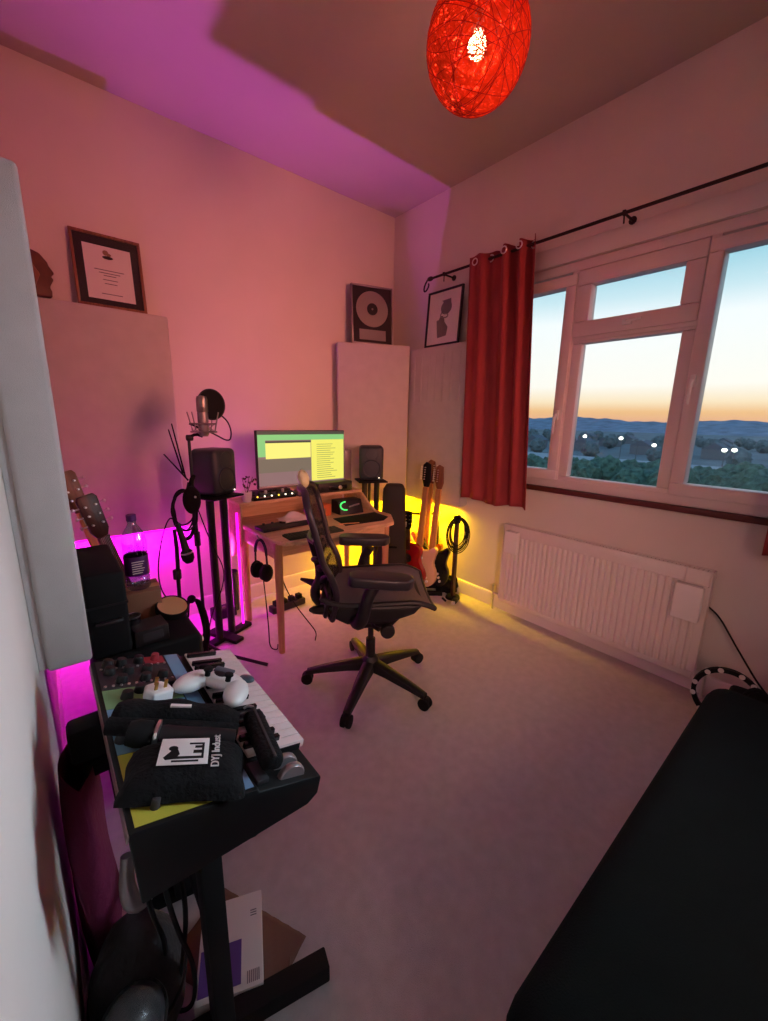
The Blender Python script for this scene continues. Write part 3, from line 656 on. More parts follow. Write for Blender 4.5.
def stand(label, loc, rz, h, bar=True):
    o = thing('speaker_stand', label, 'speaker stand', loc, rz, 'black speaker stands')
    MB().box(-.115, .115, -.11, .11, h-.012, h, .003).build('top_plate', 'blackm', o)
    for x in (-.05, .05): MB().cyl((x, 0, .02), (x, 0, h-.01), .023, None, 18).build('column', 'black', o)
    MB().cyl((0, .05, .02), (0, .05, h-.01), .012, None, 12).build('rear_column', 'black', o)
    b = MB(); b.box(-.2, .2, -.03, .03, 0, .026, .005); b.box(-.035, .035, -.12, .14, 0, .024, .005); b.build('base', 'blackm', o)
stand('black twin-column stand under the left speaker', (.77, 2.47, 0), .42, .945)
speaker('dark grey two-way speaker below the studio microphone', (.77, 2.47, .945), .55)
stand('black twin-column stand between the desk and the tall guitar case', (2.02, 2.56, 0), -.45, .925)
speaker('dark grey two-way speaker right of the monitor in the corner', (2.02, 2.56, .925), -.62)

# ================================================================== STUDIO MICROPHONE ON STAND
ms = thing('microphone_stand', 'black microphone stand holding the big studio microphone above the left speaker', 'microphone stand', (.60, 2.30, 0))
MB().cyl((0, 0, .03), (0, 0, 1.30), .010, .008, 12).build('pole', 'black', ms)
for a, q in ((-50, .38), (105, .22), (215, .2)):
    c, s = math.cos(math.radians(a)), math.sin(math.radians(a)); MB().tube([(0, 0, .10), (c*.12, s*.12, .045), (c*q, s*q, .012)], .0095, 8).build('leg', 'black', ms)
MB().cyl((0, 0, .70), (0, 0, .78), .016, None, 14, .003).build('clutch', 'black', ms)
MB().tube([(0, 0, 1.29), (.03, -.02, 1.31), (.062, -.03, 1.298)], .008, 8, smooth=1).build('arm', 'black', ms)
MB().cyl((-.012, .0, 1.29), (.02, .0, 1.29), .016, None, 14, .003).build('joint', 'black', ms)
mc = thing('studio_microphone', 'silver large studio microphone in a wire shock mount before the pop filter', 'microphone', (.668, 2.265, 1.298), 0)
mc.scale = (1.05, 1.05, 1.18)
MB().lathe([(0, 0), (.018, 0), (.024, .01), (.025, .10), (.024, .105)], 24).build('body', 'silver', mc)
MB().lathe([(.024, .105), (.026, .108), (.026, .16), (.022, .172), (0, .176)], 24).build('grille', 'steel', mc)
b = MB()
for z, r in ((.02, .06), (.055, .06)): b.tube([(r*math.cos(a*PI/12), r*math.sin(a*PI/12), z) for a in range(24)], .0035, 6, closed=True)
for a in range(4): c, s = math.cos(a*PI/2+.7), math.sin(a*PI/2+.7); b.tube([(c*.06, s*.06, .02), (c*.085, s*.085, .105)], .003, 6); b.tube([(c*.026, s*.026, .03), (c*.06, s*.06, .055)], .0018, 6); b.tube([(c*.026, s*.026, .045), (c*.06, s*.06, .02)], .0018, 6)
b.build('shock_mount', 'steel', mc)
pf = thing('pop_filter', 'round black pop filter on a gooseneck beside the studio microphone', 'pop filter', (.722, 2.285, 1.462), .25)
MB().lathe([(0, -.003), (.074, -.003), (.076, 0), (.074, .003), (0, .003)], 36, RX(PI/2)).build('screen', 'blackm', pf)
MB().tube([(.077*math.cos(a*PI/20), 0, .077*math.sin(a*PI/20)) for a in range(40)], .0045, 8, closed=True).build('ring', 'black', pf)
MB().tube([(.055, 0, -.055), (.095, .0, -.09), (.105, -.01, -.15), (.08, -.02, -.20), (-.02, -.02, -.145), (-.12, .02, -.10)], .0042, 8, smooth=2).build('gooseneck', 'black', pf)
# spare boom tubes / tripod rods
for (lab, p0, p1) in (('thin black rod sticking up left of the microphone pole', (.575, 2.33, 1.08), (.545, 2.39, 1.36)), ('second thin black rod leaning beside the microphone pole', (.565, 2.335, 1.10), (.525, 2.38, 1.33)), ('lower slanting black rod pointing left from the microphone pole', (.575, 2.28, 1.07), (.475, 2.30, 1.21))):
    o = MB().cyl((0, 0, 0), Vector(p1)-Vector(p0), .0045, .003, 8).build('stand_rod', 'blackm'); o.location = p0; tag(o, lab, 'stand rod', 'rods around the microphone stand')
# hank of cables
hk = thing('cable_hank', 'bunch of black cables hung below the left speaker on the microphone stand', 'cables', (.553, 2.285, .99))
rk = random.Random(8)
for k in range(7):
    a0 = rk.uniform(.04, .075); b0 = rk.uniform(.09, .14); ph = rk.uniform(-.5, .5); y = rk.uniform(-.03, .02)
    MB().tube([(a0*math.cos(t*PI/9)*math.cos(ph)+rk.uniform(-.006, .006)-.01, y+a0*math.sin(ph)*math.cos(t*PI/9), -b0*.75+b0*math.sin(t*PI/9)) for t in range(18)], .0045, 6, closed=True, smooth=1).build('loop', 'blackm', hk)
MB().tube([(.03, 0, .04), (.04, .0, .08), (.055, .015, .1)], .012, 8).build('tie', 'fabricb', hk)
# box hung with hank: bag
o = thing('stand_bag', 'black cloth pouch hung beside the left speaker', 'pouch', (.575, 2.245, 1.0))
MB().sph((0, 0, -.03), (.045, .03, .075), 18).build('pouch', 'fabricb', o); MB().tube([(-.02, 0, .03), (0, .03, .07), (.02, .0, .03)], .004, 6, smooth=1).build('strap', 'fabricb', o); MB().sph((.01, -.031, -.01), .006, 8).build('stud', 'chrome', o)
# dynamic mic on low stand
dm = thing('microphone_stand', 'black stand with a handheld microphone pointing down before the magenta wall', 'microphone stand', (.415, 1.98, 0))
MB().tube([(0, 0, 0.02), (0, 0, .60), (.005, -.02, .78), (.0, -.03, .90)], .009, 10, smooth=1).build('pole', 'black', dm)
for a in (20, 100, -50): c, s = math.cos(math.radians(a)), math.sin(math.radians(a)); MB().tube([(0, 0, .08), (c*.2, s*.2, .012)], .009, 8).build('leg', 'black', dm)
MB().cyl((0, -.002, .655), (0, -.002, .70), .018, None, 14, .003).build('clutch', 'black', dm)
mic = MB().lathe([(0, 0), (.011, 0), (.016, .12), (.0165, .13)], 20, T(.012, -.05, .93) @ RY(PI-.18)).build('microphone', 'black', dm)
MB().lathe([(.016, .128), (.026, .14), (.0275, .155), (.026, .175), (.016, .192), (0, .197)], 24, T(.012, -.05, .93) @ RY(PI-.18)).build('microphone_head', 'blackm', mic)
MB().lathe([(.0265, .138), (.029, .141), (.0265, .146)], 24, T(.012, -.05, .93) @ RY(PI-.18)).build('silver_ring', 'chrome', mic)
cable('thin black cable looping from the handheld microphone past the bottle', [(.425, 1.93, .93), (.40, 1.95, .97), (.36, 1.97, .85), (.33, 1.96, .7), (.35, 1.98, .58), (.42, 2.02, .5), (.5, 2.06, .3), (.52, 2.1, .006)], .003)
cable('black cable strung between the microphone stand and the speaker stand', [(.60, 2.28, .95), (.66, 2.25, .7), (.72, 2.24, .55), (.68, 2.22, .42), (.6, 2.2, .3), (.55, 2.15, .006)], .003)
for i, (x, y, lab) in enumerate(((.46, 2.0, 'first loop'), (.48, 2.03, ''), (.5, 2.01, ''))):
    pass
hk2 = thing('cable_hank', 'bundle of black cables hanging low on the handheld microphone stand', 'cables', (.445, 1.95, .42))
for k in range(5):
    a0 = .035+.008*k; MB().tube([(a0*math.cos(t*PI/8)+.02, rk.uniform(-.02, .02), .17*math.sin(t*PI/8)-.04) for t in range(16)], .0045, 6, closed=True, smooth=1).build('loop', 'blackm', hk2)
MB().sph((.015, 0, .13), (.02, .02, .02), 12).build('tie', 'fabricb', hk2)

# ================================================================== OFFICE CHAIR
ch = thing('office_chair', 'dark mesh swivel chair with armrests in front of the desk', 'office chair', (1.215, 1.525, 0), math.radians(-36))
def rot36(a): return math.radians(a+33)
for k in range(5):
    a = rot36(k*72); c, s = math.cos(a), math.sin(a)
    b = MB()
    pts = [Vector((c*.03, s*.03, .125)), Vector((c*.12, s*.12, .115)), Vector((c*.25, s*.25, .092)), Vector((c*.34, s*.34, .072))]
    wds = [(.034, .028), (.030, .022), (.024, .016), (.019, .011)]
    prev = None
    for p, (hw, hh) in zip(pts, wds):
        side = Vector((-s, c, 0)); ring = [b.bm.verts.new(p+side*x+Vector((0, 0, z))) for x, z in ((-hw, -hh), (hw, -hh), (hw*.9, hh*.6), (hw*.5, hh), (-hw*.5, hh), (-hw*.9, hh*.6))]
        if prev:
            for i in range(6): b.bm.faces.new((prev[i], prev[(i+1) % 6], ring[(i+1) % 6], ring[i]))
        else: b.bm.faces.new(ring[::-1])
        prev = ring
    b.bm.faces.new(prev)
    lo = b.build('leg', 'chairb', ch)
    b = MB(); cx, cy = c*.34, s*.34; rdir = Vector((-s, c, 0))
    for sg in (-1, 1):
        ctr = Vector((cx, cy, .031)) + rdir*sg*.014; b.cyl(ctr-rdir*.010, ctr+rdir*.010, .031, None, 20, .004)
    b.cyl((cx, cy, .03), (cx, cy, .07), .008, None, 10); b.sph((cx, cy, .045), (.024, .024, .022), 14)
    b.build('caster', 'blackm', lo)
MB().lathe([(0, .09), (.045, .095), (.05, .115), (.045, .15), (.03, .17), (0, .17)], 24).build('hub', 'chairb', ch)
b = MB(); b.cyl((0, 0, .15), (0, 0, .27), .025, None, 18); b.cyl((0, 0, .26), (0, 0, .47), .015, None, 16); b.build('gas_column', 'black', ch)
# tilt mechanism housing
b = MB(); b.prism([(-.20, .46), (-.16, .39), (-.05, .35), (.10, .355), (.16, .42), (.20, .48)], -.11, .11, 'y', .018, seg=3); b.build('tilt_housing', 'chairb', ch)
b = MB(); b.cyl((.06, -.12, .40), (.07, -.20, .39), .010, None, 10); b.cyl((.07, -.185, .39), (.072, -.215, .388), .036, .034, 22, .006); b.build('tension_knob', 'black', ch)
b = MB(); b.tube([(.01, -.11, .42), (.0, -.19, .41), (.03, -.215, .407)], [.008, .008, .011], 8, smooth=1); b.build('height_lever', 'black', ch)
# seat shell + mesh
def seatz(x): return .52 + (.022*((x+.22)/.5)) - (.10*max(0, (x-.16)/.13)**2*.45) + .028*max(0, (-x-.12)/.12)**2
def seat(u, v):
    x = -.235 + .52*u; wd = .245*(1-.16*max(0, (abs(u-.55)-.2))**1.5*3); yy = (v-.5)*2
    return (x, yy*wd, seatz(x) + .018*abs(yy)**3 - .012*(1-yy*yy))
MB().grid(seat, 24, 20).build('seat', 'chairseat', ch, solid=.016)
b = MB(); edge = [seat(i/24, 0) for i in range(25)] + [seat(1, j/20) for j in range(1, 21)] + [seat(1-i/24, 1) for i in range(1, 25)] + [seat(0, 1-j/20) for j in range(1, 20)]
b.tube(edge, .013, 8, closed=True); b.build('seat_rim', 'chairb', ch)
b = MB(); b.prism([(-.22, .515), (.25, .525), (.2, .47), (.06, .42), (-.12, .42), (-.2, .46)], -.20, .20, 'y', .02, seg=3); b.build('seat_pan', 'chairb', ch)
# backrest
def backp(u, v):   # u across -1..1, v up 0..1
    z = .45 + .61*v; x = -.225 - .02*math.sin(v*PI*.9)*-1 - .13*v + .045*math.sin(min(1, v*2.2)*PI)*.8
    wd = .215*(1 - .12*(1-v)) * (1 if v < .82 else math.sqrt(max(0.02, 1-((v-.82)/.2)**2)))
    x += .035*abs(u)**2
    return Vector((x, u*wd, z))
b = MB(); b.grid(lambda a, c: backp(a*2-1, .06+.92*c), 20, 34); b.build('back_mesh', 'mesh', ch, solid=.003)
loop = [backp(-1, v/24*.97+.0) for v in range(25)] + [backp(u/6-1, .985) for u in range(1, 12)] + [backp(1, .97-v/24*.97) for v in range(25)] + [backp(1-u/6, 0) for u in range(1, 12)]
b = MB(); b.tube(loop, .016, 10, closed=True); b.build('back_frame', 'chairg', ch)
b = MB(); b.tube([backp(-1, .62)+Vector((-.012, 0, 0)), backp(-.4, .60)+Vector((-.03, 0, 0)), backp(.4, .60)+Vector((-.03, 0, 0)), backp(1, .62)+Vector((-.012, 0, 0))], .011, 8, smooth=1); b.build('cross_bar', 'chairg', ch)
# butterfly lumbar support with cut-outs, behind the mesh
b = MB()
for s in (-1, 1):
    for k, (v0, v1) in enumerate(((.20, .30), (.30, .38), (.38, .44))):
        b.tube([backp(s*.05, v0)+Vector((-.04, 0, 0)), backp(s*.5, (v0+v1)/2+.03)+Vector((-.035, 0, 0)), backp(s*.80, v1+.04)+Vector((-.012, 0, 0))], [.018, .012, .006], 8, smooth=1)
b.build('lumbar_support', 'chairb', ch)
b = MB(); b.grid(lambda a, c: backp((a*2-1)*.95, .0+.20*c)+Vector((-.03+.0*a, 0, 0)), 14, 8); b.build('lower_back_shell', 'chairg', ch, solid=.012)
b = MB(); b.tube([(-.12, 0, .42), (-.25, 0, .43), (-.30, 0, .50), backp(0, .25)+Vector((-.04, 0, 0)), backp(0, .60)+Vector((-.03, 0, 0))], [.03, .028, .026, .022, .016], 10, smooth=2); b.build('spine', 'chairb', ch)
# side yoke sticking out behind
MB().tube([(-.18, .10, .46), (-.30, .16, .485), (-.385, .20, .495)], [.03, .024, .008], 8, smooth=1).build('yoke', 'chairb', ch); MB().tube([(-.18, -.10, .46), (-.27, -.15, .48), (-.29, -.19, .50)], [.03, .024, .010], 8, smooth=1).build('yoke', 'chairb', ch)
b = MB(); b.sph(backp(-.0, .155)+Vector((-.052, 0, 0)), (.008, .016, .02), 12); b.build('adjuster', 'chrome', ch)
# head pad
b = MB(); b.sph((-.335, .02, 1.085), (.026, .060, .045), 20, RY(-.25)); b.build('head_pad', 'cream', ch)
b = MB(); b.tube([backp(0, .97), (-.35, 0, 1.06)], .016, 8); b.build('head_pad_bracket', 'chairb', ch)
for s in (-1, 1):
    b = MB(); b.tube([(-.10, s*.13, .44), (-.07, s*.24, .445), (-.05, s*.285, .50), (-.03, s*.29, .60), (.0, s*.28, .655)], [.028, .032, .030, .026, .03], 10, smooth=2); ao = b.build('armrest', 'chairb', ch)
    b = MB()
    b.prism([(-.135, -.03), (-.12, -.046), (.05, -.05), (.11, -.042), (.135, -.01), (.13, .025), (.09, .045), (-.1, .045), (-.135, .02)], 0, .05, 'z', .022, seg=4, mtx=T(.03 if s < 0 else -.03, s*.28, .655 if s < 0 else .675) @ RY(.08 if s < 0 else .02) @ Matrix.Diagonal((1.08, 1.15, 1, 1)))
    b.build('arm_pad', 'padgloss', ao)

for c_ in ch.children:
    if c_.name.split('.')[0] not in ('leg', 'hub', 'gas_column'): c_.location.z = .03
# ================================================================== GUITAR CORNER
def outline(kind):
    if kind == 'strat': base = [(0, 0), (.11, .01), (.165, .07), (.16, .16), (.125, .21), (.135, .27), (.155, .33), (.13, .365), (.085, .33), (.045, .315), (-.045, .315), (-.08, .36), (-.125, .42), (-.155, .39), (-.15, .30), (-.125, .22), (-.155, .15), (-.165, .07), (-.10, .005)]
    else: base = [(0, 0), (.12, .01), (.19, .08), (.19, .17), (.14, .25), (.125, .30), (.145, .36), (.135, .42), (.08, .46), (0, .47), (-.08, .46), (-.135, .42), (-.145, .36), (-.125, .30), (-.14, .25), (-.19, .17), (-.19, .08), (-.12, .01)]
    P = [Vector((*p, 0)) for p in base]
    for _ in range(2):
        Q = []
        for i in range(len(P)): a, c = P[i], P[(i+1) % len(P)]; Q += [a*.75+c*.25, a*.25+c*.75]
        P = Q
    return [(p.x, p.y) for p in P]
def guitar(label, loc, rot, body, head, kind='strat', depth=.045, scale=.95, neck='maple', guard=None, tuner_side=(-1,), L=.94, fb='dwood'):
    o = thing('guitar', label, 'guitar', loc, 0, 'guitars'); o.rotation_euler = rot; o.scale = (scale,)*3
    bo = MB().prism(outline(kind), -depth/2, depth/2, 'y', .008).build('body', body, o)
    top = .315 if kind == 'strat' else .465
    MB().prism([(-.028, top-.08), (.028, top-.08), (.021, L-.12), (-.021, L-.12)], -depth/2-.012, -depth/2+.012, 'y', .006).build('neck', neck, o)
    MB().prism([(-.028, top-.07), (.028, top-.07), (.021, L-.12), (-.021, L-.12)], -depth/2-.018, -depth/2-.012, 'y', .001).build('fingerboard', fb, o)
    if kind == 'strat': hd = [(-.021, L-.12), (.021, L-.12), (.032, L-.07), (.028, L-.03), (.018, L+.06), (-.02, L+.075), (-.045, L+.05), (-.042, L-.06)]
    else: hd = [(-.022, L-.12), (.022, L-.12), (.036, L-.09), (.040, L+.05), (.03, L+.065), (-.03, L+.065), (-.040, L+.05), (-.036, L-.09)]
    ho = MB().prism(hd, -depth/2-.006, -depth/2+.010, 'y', .003).build('headstock', head, o)
    n = 6 if len(tuner_side) == 1 else 3
    for s in tuner_side:
        for k in range(n):
            z = L-.06+k*(.10/(n-.5)) ; b = MB(); b.cyl((s*.036, -depth/2, z), (s*.055, -depth/2, z), .0035, None, 8); b.sph((s*.06, -depth/2, z), (.007, .005, .009), 10); b.cyl((s*.02, -depth/2-.018, z), (s*.02, -depth/2, z), .004, None, 10); b.build('tuner', 'chrome', ho)
    if guard: MB().prism([(-.05, .10), (.09, .06), (.12, .14), (.09, .22), (.10, .30), (.03, .31), (-.03, .31), (-.09, .33), (-.075, .22)], -depth/2-.003, -depth/2-.0005, 'y', .001).build('scratch_plate', guard, o)
    if kind == 'strat':
        for z in (.135, .19, .25): MB().box(-.042, .042, -depth/2-.009, -depth/2-.002, z-.009, z+.009, .004).build('pickup', 'white_c', bo)
        MB().box(-.04, .04, -depth/2-.01, -depth/2, .075, .10, .003).build('bridge', 'chrome', bo)
        for k in range(3): MB().cyl((.075+.012*k, -depth/2-.014, .125-.03*k), (.075+.012*k, -depth/2, .125-.03*k), .010, None, 12).build('knob', 'white_c', bo)
    else:
        MB().cyl((0, -depth/2-.001, .30), (0, -depth/2+.002, .30), .045, None, 28).build('sound_hole', 'cone', bo)
        MB().box(-.075, .075, -depth/2-.010, -depth/2, .12, .14, .004).build('bridge', 'dwood', bo)
    b = MB()
    for k in range(6): x = -.017+.0068*k; b.cyl((x, -depth/2-.011, .09 if kind == 'strat' else .13), (x*.85, -depth/2-.0195, L-.12), .0006, None, 5)
    b.build('strings', 'steel', o)
    return o
guitar('cream bodied guitar with a black headstock, front left on the guitar rack', (2.268, 2.235, .062), (-.045, .05, math.radians(-75)), 'whiteg', 'blackm', tuner_side=(-1,), L=.95, fb='maple', guard='whiteg', scale=1.0)
guitar('black guitar with white pickups at the front of the guitar rack', (2.352, 2.172, .062), (-.04, .05, math.radians(-72)), 'blackgloss', 'rosewood', tuner_side=(-1,), L=.95, guard='blackm', fb='maple', scale=.98)
guitar('amber bodied guitar behind the black guitar on the rack', (2.388, 2.282, .062), (-.03, .04, math.radians(-74)), 'sunb', 'rosewood', tuner_side=(1,), L=.97, fb='maple', scale=.99)
guitar('red bodied guitar behind the tall black case', (2.203, 2.268, .062), (-.05, -.04, math.radians(-75)), 'redg', 'blackm', kind='acoustic', depth=.07, tuner_side=(-1, 1), L=.72, neck='dwood', scale=.80)
gs = thing('guitar_rack', 'low black rack holding the row of guitars in the corner', 'guitar rack', (2.32, 2.26, 0), math.radians(-40))
b = MB(); b.box(-.13, .18, -.14, -.10, .0, .035, .008); b.box(-.13, .18, .10, .14, 0, .035, .008); b.box(-.13, -.09, -.14, .14, 0, .03, .006); b.box(.14, .18, -.14, .14, 0, .03, .006); b.build('base', 'blackm', gs)
MB().box(-.13, .18, -.06, .08, .03, .06, .012).build('foam_pad', 'fabricb', gs)
b = MB(); b.cyl((-.11, .13, .03), (-.11, .19, .62), .011, None, 10); b.cyl((.16, .13, .03), (.16, .19, .62), .011, None, 10); b.build('upright', 'black', gs)
MB().tube([(-.14, .19, .62), (-.02, .185, .615), (.18, .19, .62)], .013, 8, smooth=1).build('neck_rail', 'fabricb', gs)
# tall case
gc = thing('guitar_case', 'tall olive black guitar case standing upright beside the speaker stand', 'guitar case', (2.062, 2.317, 0), math.radians(-45))
P = [(-.13, 0.0), (.10, 0), (.115, .05), (.115, .22), (.105, .36), (.10, .48), (.085, .88), (.06, .92), (-.06, .92), (-.085, .88), (-.10, .48), (-.13, .36), (-.165, .22), (-.17, .05)]
MB().prism(P, -.05, .05, 'y', .02, seg=3).build('shell', 'olive', gc)
MB().prism([(p[0]*1.01, p[1]) for p in P], -.006, .006, 'y', .002).build('seam', 'blackm', gc)
b = MB(); b.tube([(-.03, -.052, .42), (-.03, -.075, .43), (.03, -.075, .43), (.03, -.052, .42)], .008, 8, smooth=1); b.build('handle', 'fabricb', gc)
for z in (.25, .6): MB().box(.088 if z > .5 else .105, .103 if z > .5 else .12, -.012, .012, z-.02, z+.02, .003).build('latch', 'steel', gc)
# cable stand
cst = thing('cable_stand', 'slim black pole draped with a large coiled cable by the radiator', 'stand', (2.41, 1.965, 0))
MB().prism([(-.018, .02), (.018, .02), (.016, .64), (-.016, .64)], -.012, .012, 'y', .004).build('pole', 'dwood', cst)
b = MB(); b.cyl((0, 0, 0), (0, 0, .02), .06, .055, 24, .004); b.build('base', 'blackm', cst)
MB().box(-.035, .035, -.014, .014, .62, .69, .012).build('top_hook', 'blackm', cst)
cc = thing('cable_hank', 'large coil of black cable hung over the slim pole by the radiator', 'cables', (2.40, 1.945, .56), math.radians(-40))
for k in range(6):
    a0 = .055+.010*k*.7; b0 = .105+.008*k; MB().tube([(a0*math.cos(t*PI/11)+rk.uniform(-.003, .003), -.012-.005*(k % 3), b0*math.sin(t*PI/11)-.01*k*.4) for t in range(22)], .0042, 6, closed=True, smooth=1).build('loop', 'blackm', cc)
MB().sph((0, -.015, .115), (.02, .018, .02), 12).build('tie', 'fabricb', cc)
bg_ = thing('gear_bag', 'black crumpled bag on the floor at the foot of the guitars', 'bag', (2.47, 2.07, 0), -.7)
def lump(r, seed, amp=.12):
    b = bmesh.new(); bmesh.ops.create_icosphere(b, subdivisions=4, radius=1)
    for v in b.verts:
        k = 1+amp*(math.sin(v.co.x*5+seed)*math.cos(v.co.y*4-seed)+.6*math.sin(v.co.z*9+v.co.x*7+seed)+.4*math.sin(v.co.y*13+seed*2)); v.co = Vector((v.co.x*r[0]*k, v.co.y*r[1]*k, max(-r[2]*.82, v.co.z*r[2]*k)))
    m_ = MB(); me = bpy.data.meshes.new('t'); b.to_mesh(me); b.free(); m_.bm.from_mesh(me); bpy.data.meshes.remove(me); return m_
lump((.085, .06, .08), 2).build('sack', 'fabricb', bg_, mtx=T(0, 0, .066)); MB().tube([(-.04, -.02, .125), (0, -.025, .16), (.04, -.01, .125)], .008, 8, smooth=2).build('strap', 'fabricb', bg_)
ad = thing('power_adaptor', 'small black and white plug lying on carpet by the radiator valve', 'plug', (2.36, 1.90, 0), .4)
MB().box(-.035, .03, -.02, .02, 0, .03, .007).build('body', 'black', ad); MB().box(-.058, -.034, -.014, .014, .004, .026, .004).build('connector', 'white_c', ad); MB().cyl((.03, 0, .015), (.06, .005, .012), .006, .004, 8).build('lead', 'chrome', ad)
ad2 = thing('cable_plug', 'tiny silver jack plug on the carpet in front of the black bag', 'plug', (2.32, 1.98, 0), 1.2)
MB().cyl((-.03, 0, .009), (.02, 0, .009), .009, None, 12, .001).build('barrel', 'black', ad2); MB().cyl((.02, 0, .009), (.05, 0, .009), .0035, .003, 8).build('jack_tip', 'chrome', ad2)

# ================================================================== LEFT MIDDLE: AMP STACK
am = thing('guitar_amplifier', 'big black amplifier cabinet on the floor behind the synthesizer', 'amplifier', (.205, 1.73, 0))
MB().box(-.16, .175, -.22, .20, .015, .60, .018, seg=3).build('cabinet', 'blackm', am)
MB().box(.165, .18, -.19, .17, .05, .46, .006).build('grille_cloth', 'fabricb', am); MB().box(.17, .185, -.19, .17, .49, .57, .004).build('control_panel', 'charcoal', am)
for i in range(5): MB().cyl((.183, -.14+i*.065, .53), (.20, -.14+i*.065, .53), .012, .010, 14, .002).build('knob', 'chrome', am)
for x in (-.13, .145):
    for y in (-.19, .17): MB().cyl((x, y, 0), (x, y, .018), .02, None, 12).build('foot', 'black', am)
bc = thing('equipment_case', 'tall black equipment case against the left wall on the amplifier', 'case', (.105, 1.70, .602))
MB().box(-.06, .055, -.18, .20, 0, .295, .012, seg=3).build('case', 'blackm', bc); MB().box(-.062, .057, -.182, .202, .18, .188, .001).build('lid_seam', 'cone', bc)
MB().tube([(-.035, -.181, .13), (-.035, -.205, .135), (.03, -.205, .135), (.03, -.181, .13)], .007, 8, smooth=1).build('handle', 'black', bc)
sb = thing('battery_box', 'small black box in front of the bottle on the amplifier', 'box', (.25, 1.575, .600), .05)
MB().box(-.085, .025, -.045, .055, 0, .062, .006).build('case', 'black', sb); MB().box(-.06, .005, -.047, -.044, .015, .048, .002).build('label_plate', 'charcoal', sb)
cb = thing('cardboard_box', 'brown cardboard box standing under the water bottle', 'box', (.25, 1.775, .600), -.08)
MB().box(-.08, .05, -.06, .075, 0, .130, .003).build('carton', 'kraft', cb); MB().box(-.081, .051, -.02, .02, .1295, .1308).build('tape', 'tan', cb)
wb = thing('water_bottle', 'large clear plastic water bottle with dark label on the brown box', 'bottle', (.232, 1.775, .7308))
MB().lathe([(0, .003), (.036, 0), (.042, .008), (.042, .045), (.0395, .05), (.042, .056), (.042, .19), (.036, .225), (.018, .255), (.0145, .262), (.0145, .275)], 32).build('bottle_body', 'clear', wb)
MB().lathe([(0, .273), (.017, .273), (.0175, .277), (.0175, .296), (.015, .298), (0, .298)], 24).build('cap', 'water', wb)
MB().lathe([(.0424, .06), (.0428, .062), (.0428, .135), (.0424, .137)], 32).build('label', 'water', wb)
b = MB()
for i in range(6): b.box(-.022, .012+.004*(i % 3), -.0445, -.0432, .072+i*.009, .075+i*.009)
b.build('label_print', 'paper', wb)
gl = thing('shot_glass', 'small glass with silver rim beside the water bottle', 'glass', (.178, 1.61, .600))
MB().lathe([(0, .0), (.022, 0), (.026, .09), (.024, .09), (.020, .008), (0, .008)], 24).build('glass_wall', 'clear', gl); MB().lathe([(.0255, .086), (.0265, .088), (.0262, .092), (.0245, .091)], 24).build('rim', 'chrome', gl)
dr = thing('hand_drum', 'tan hand drum with black rim lying on the amplifier corner', 'drum', (.322, 1.70, .628)); dr.rotation_euler = (.35, .15, 0); dr.scale = (.62, .62, .62)
MB().lathe([(0, .05), (.088, .05), (.090, .047)], 36).build('skin', 'tan', dr); MB().lathe([(.086, .012), (.096, .012), (.098, .045), (.094, .056), (.088, .054), (.086, .046)], 36).build('rim', 'blackm', dr)
g1 = guitar('acoustic guitar with dark slotted head leaning on the left wall behind amplifier', (.345, 2.18, .0), (-.08, -.21, .35), 'rosewood', 'dwood', kind='acoustic', depth=.09, tuner_side=(-1, 1), L=.965, neck='rosewood', fb='dwood', scale=1.05)
g2 = guitar('guitar with tan neck leaning on the left wall nearest the corner', (.315, 2.36, .0), (-.08, -.215, .35), 'sunb', 'rosewood', kind='acoustic', depth=.09, tuner_side=(-1, 1), L=1.04, neck='maple', fb='maple', scale=1.06)

# ================================================================== SYNTHESIZER ON STAND
TILT = .255
sy = thing('synthesizer', 'black synthesizer with mint, blue and mustard panels on a stand', 'synthesizer', (.367, .90, .685)); sy.rotation_euler = (0, TILT, .0)
# local: x from -0.35 (rear) to 0 (front), y -0.285..0.285, top surface z=0 ; rotate about y so rear rises
MB().prism([(-.312, -.13), (-.352, .004), (-.345, .008), (-.145, .008), (-.14, .0), (-.005, -.012), (0, -.016), (0, -.052), (-.02, -.07)], -.285, .285, 'y', .004).build('case', 'synthcase', sy)
kz = .003
MB().box(-.130, -.004, -.195, .275, -.012, kz, .001).build('key_bed', 'blackm', sy)
b = MB(); nk = 19; kw = .47/nk
for i in range(nk): b.box(-.128, .004, -.195+i*kw+.0006, -.195+(i+1)*kw-.0006, -.008, kz+.006, .0012)
b.build('white_keys', 'keys', sy)
b = MB(); pat = [1, 1, 0, 1, 1, 1, 0]
for i in range(nk-1):
    if pat[i % 7]: yb = -.195+(i+1)*kw; b.box(-.128, -.048, yb-.006, yb+.006, kz+.004, kz+.017, .002)
b.build('black_keys', 'blackgloss', sy)
pz = .0085
secs = [('charcoal', .135, .277), ('redp', .215, .277), ('green', .045, .132), ('blue', -.06, .042), ('green', -.12, -.063), ('yellow', -.277, -.123)]
MB().box(-.343, -.186, .135, .277, pz, pz+.001).build('control_panel', 'charcoal', sy)
MB().box(-.235, -.188, .235, .277, pz+.0005, pz+.0016).build('control_panel', 'redp', sy)
MB().box(-.343, -.186, .055, .133, pz, pz+.001).build('control_panel', 'green', sy)
MB().box(-.343, -.186, -.10, .053, pz, pz+.001).build('control_panel', 'blue', sy)
MB().box(-.343, -.186, -.277, -.102, pz, pz+.001).build('control_panel', 'yellow', sy)
MB().box(-.183, -.150, -.05, .277, pz, pz+.0012).build('name_strip', 'blue', sy)
MB().box(-.183, -.150, -.277, -.215, pz, pz+.0012).build('name_strip', 'blue', sy)
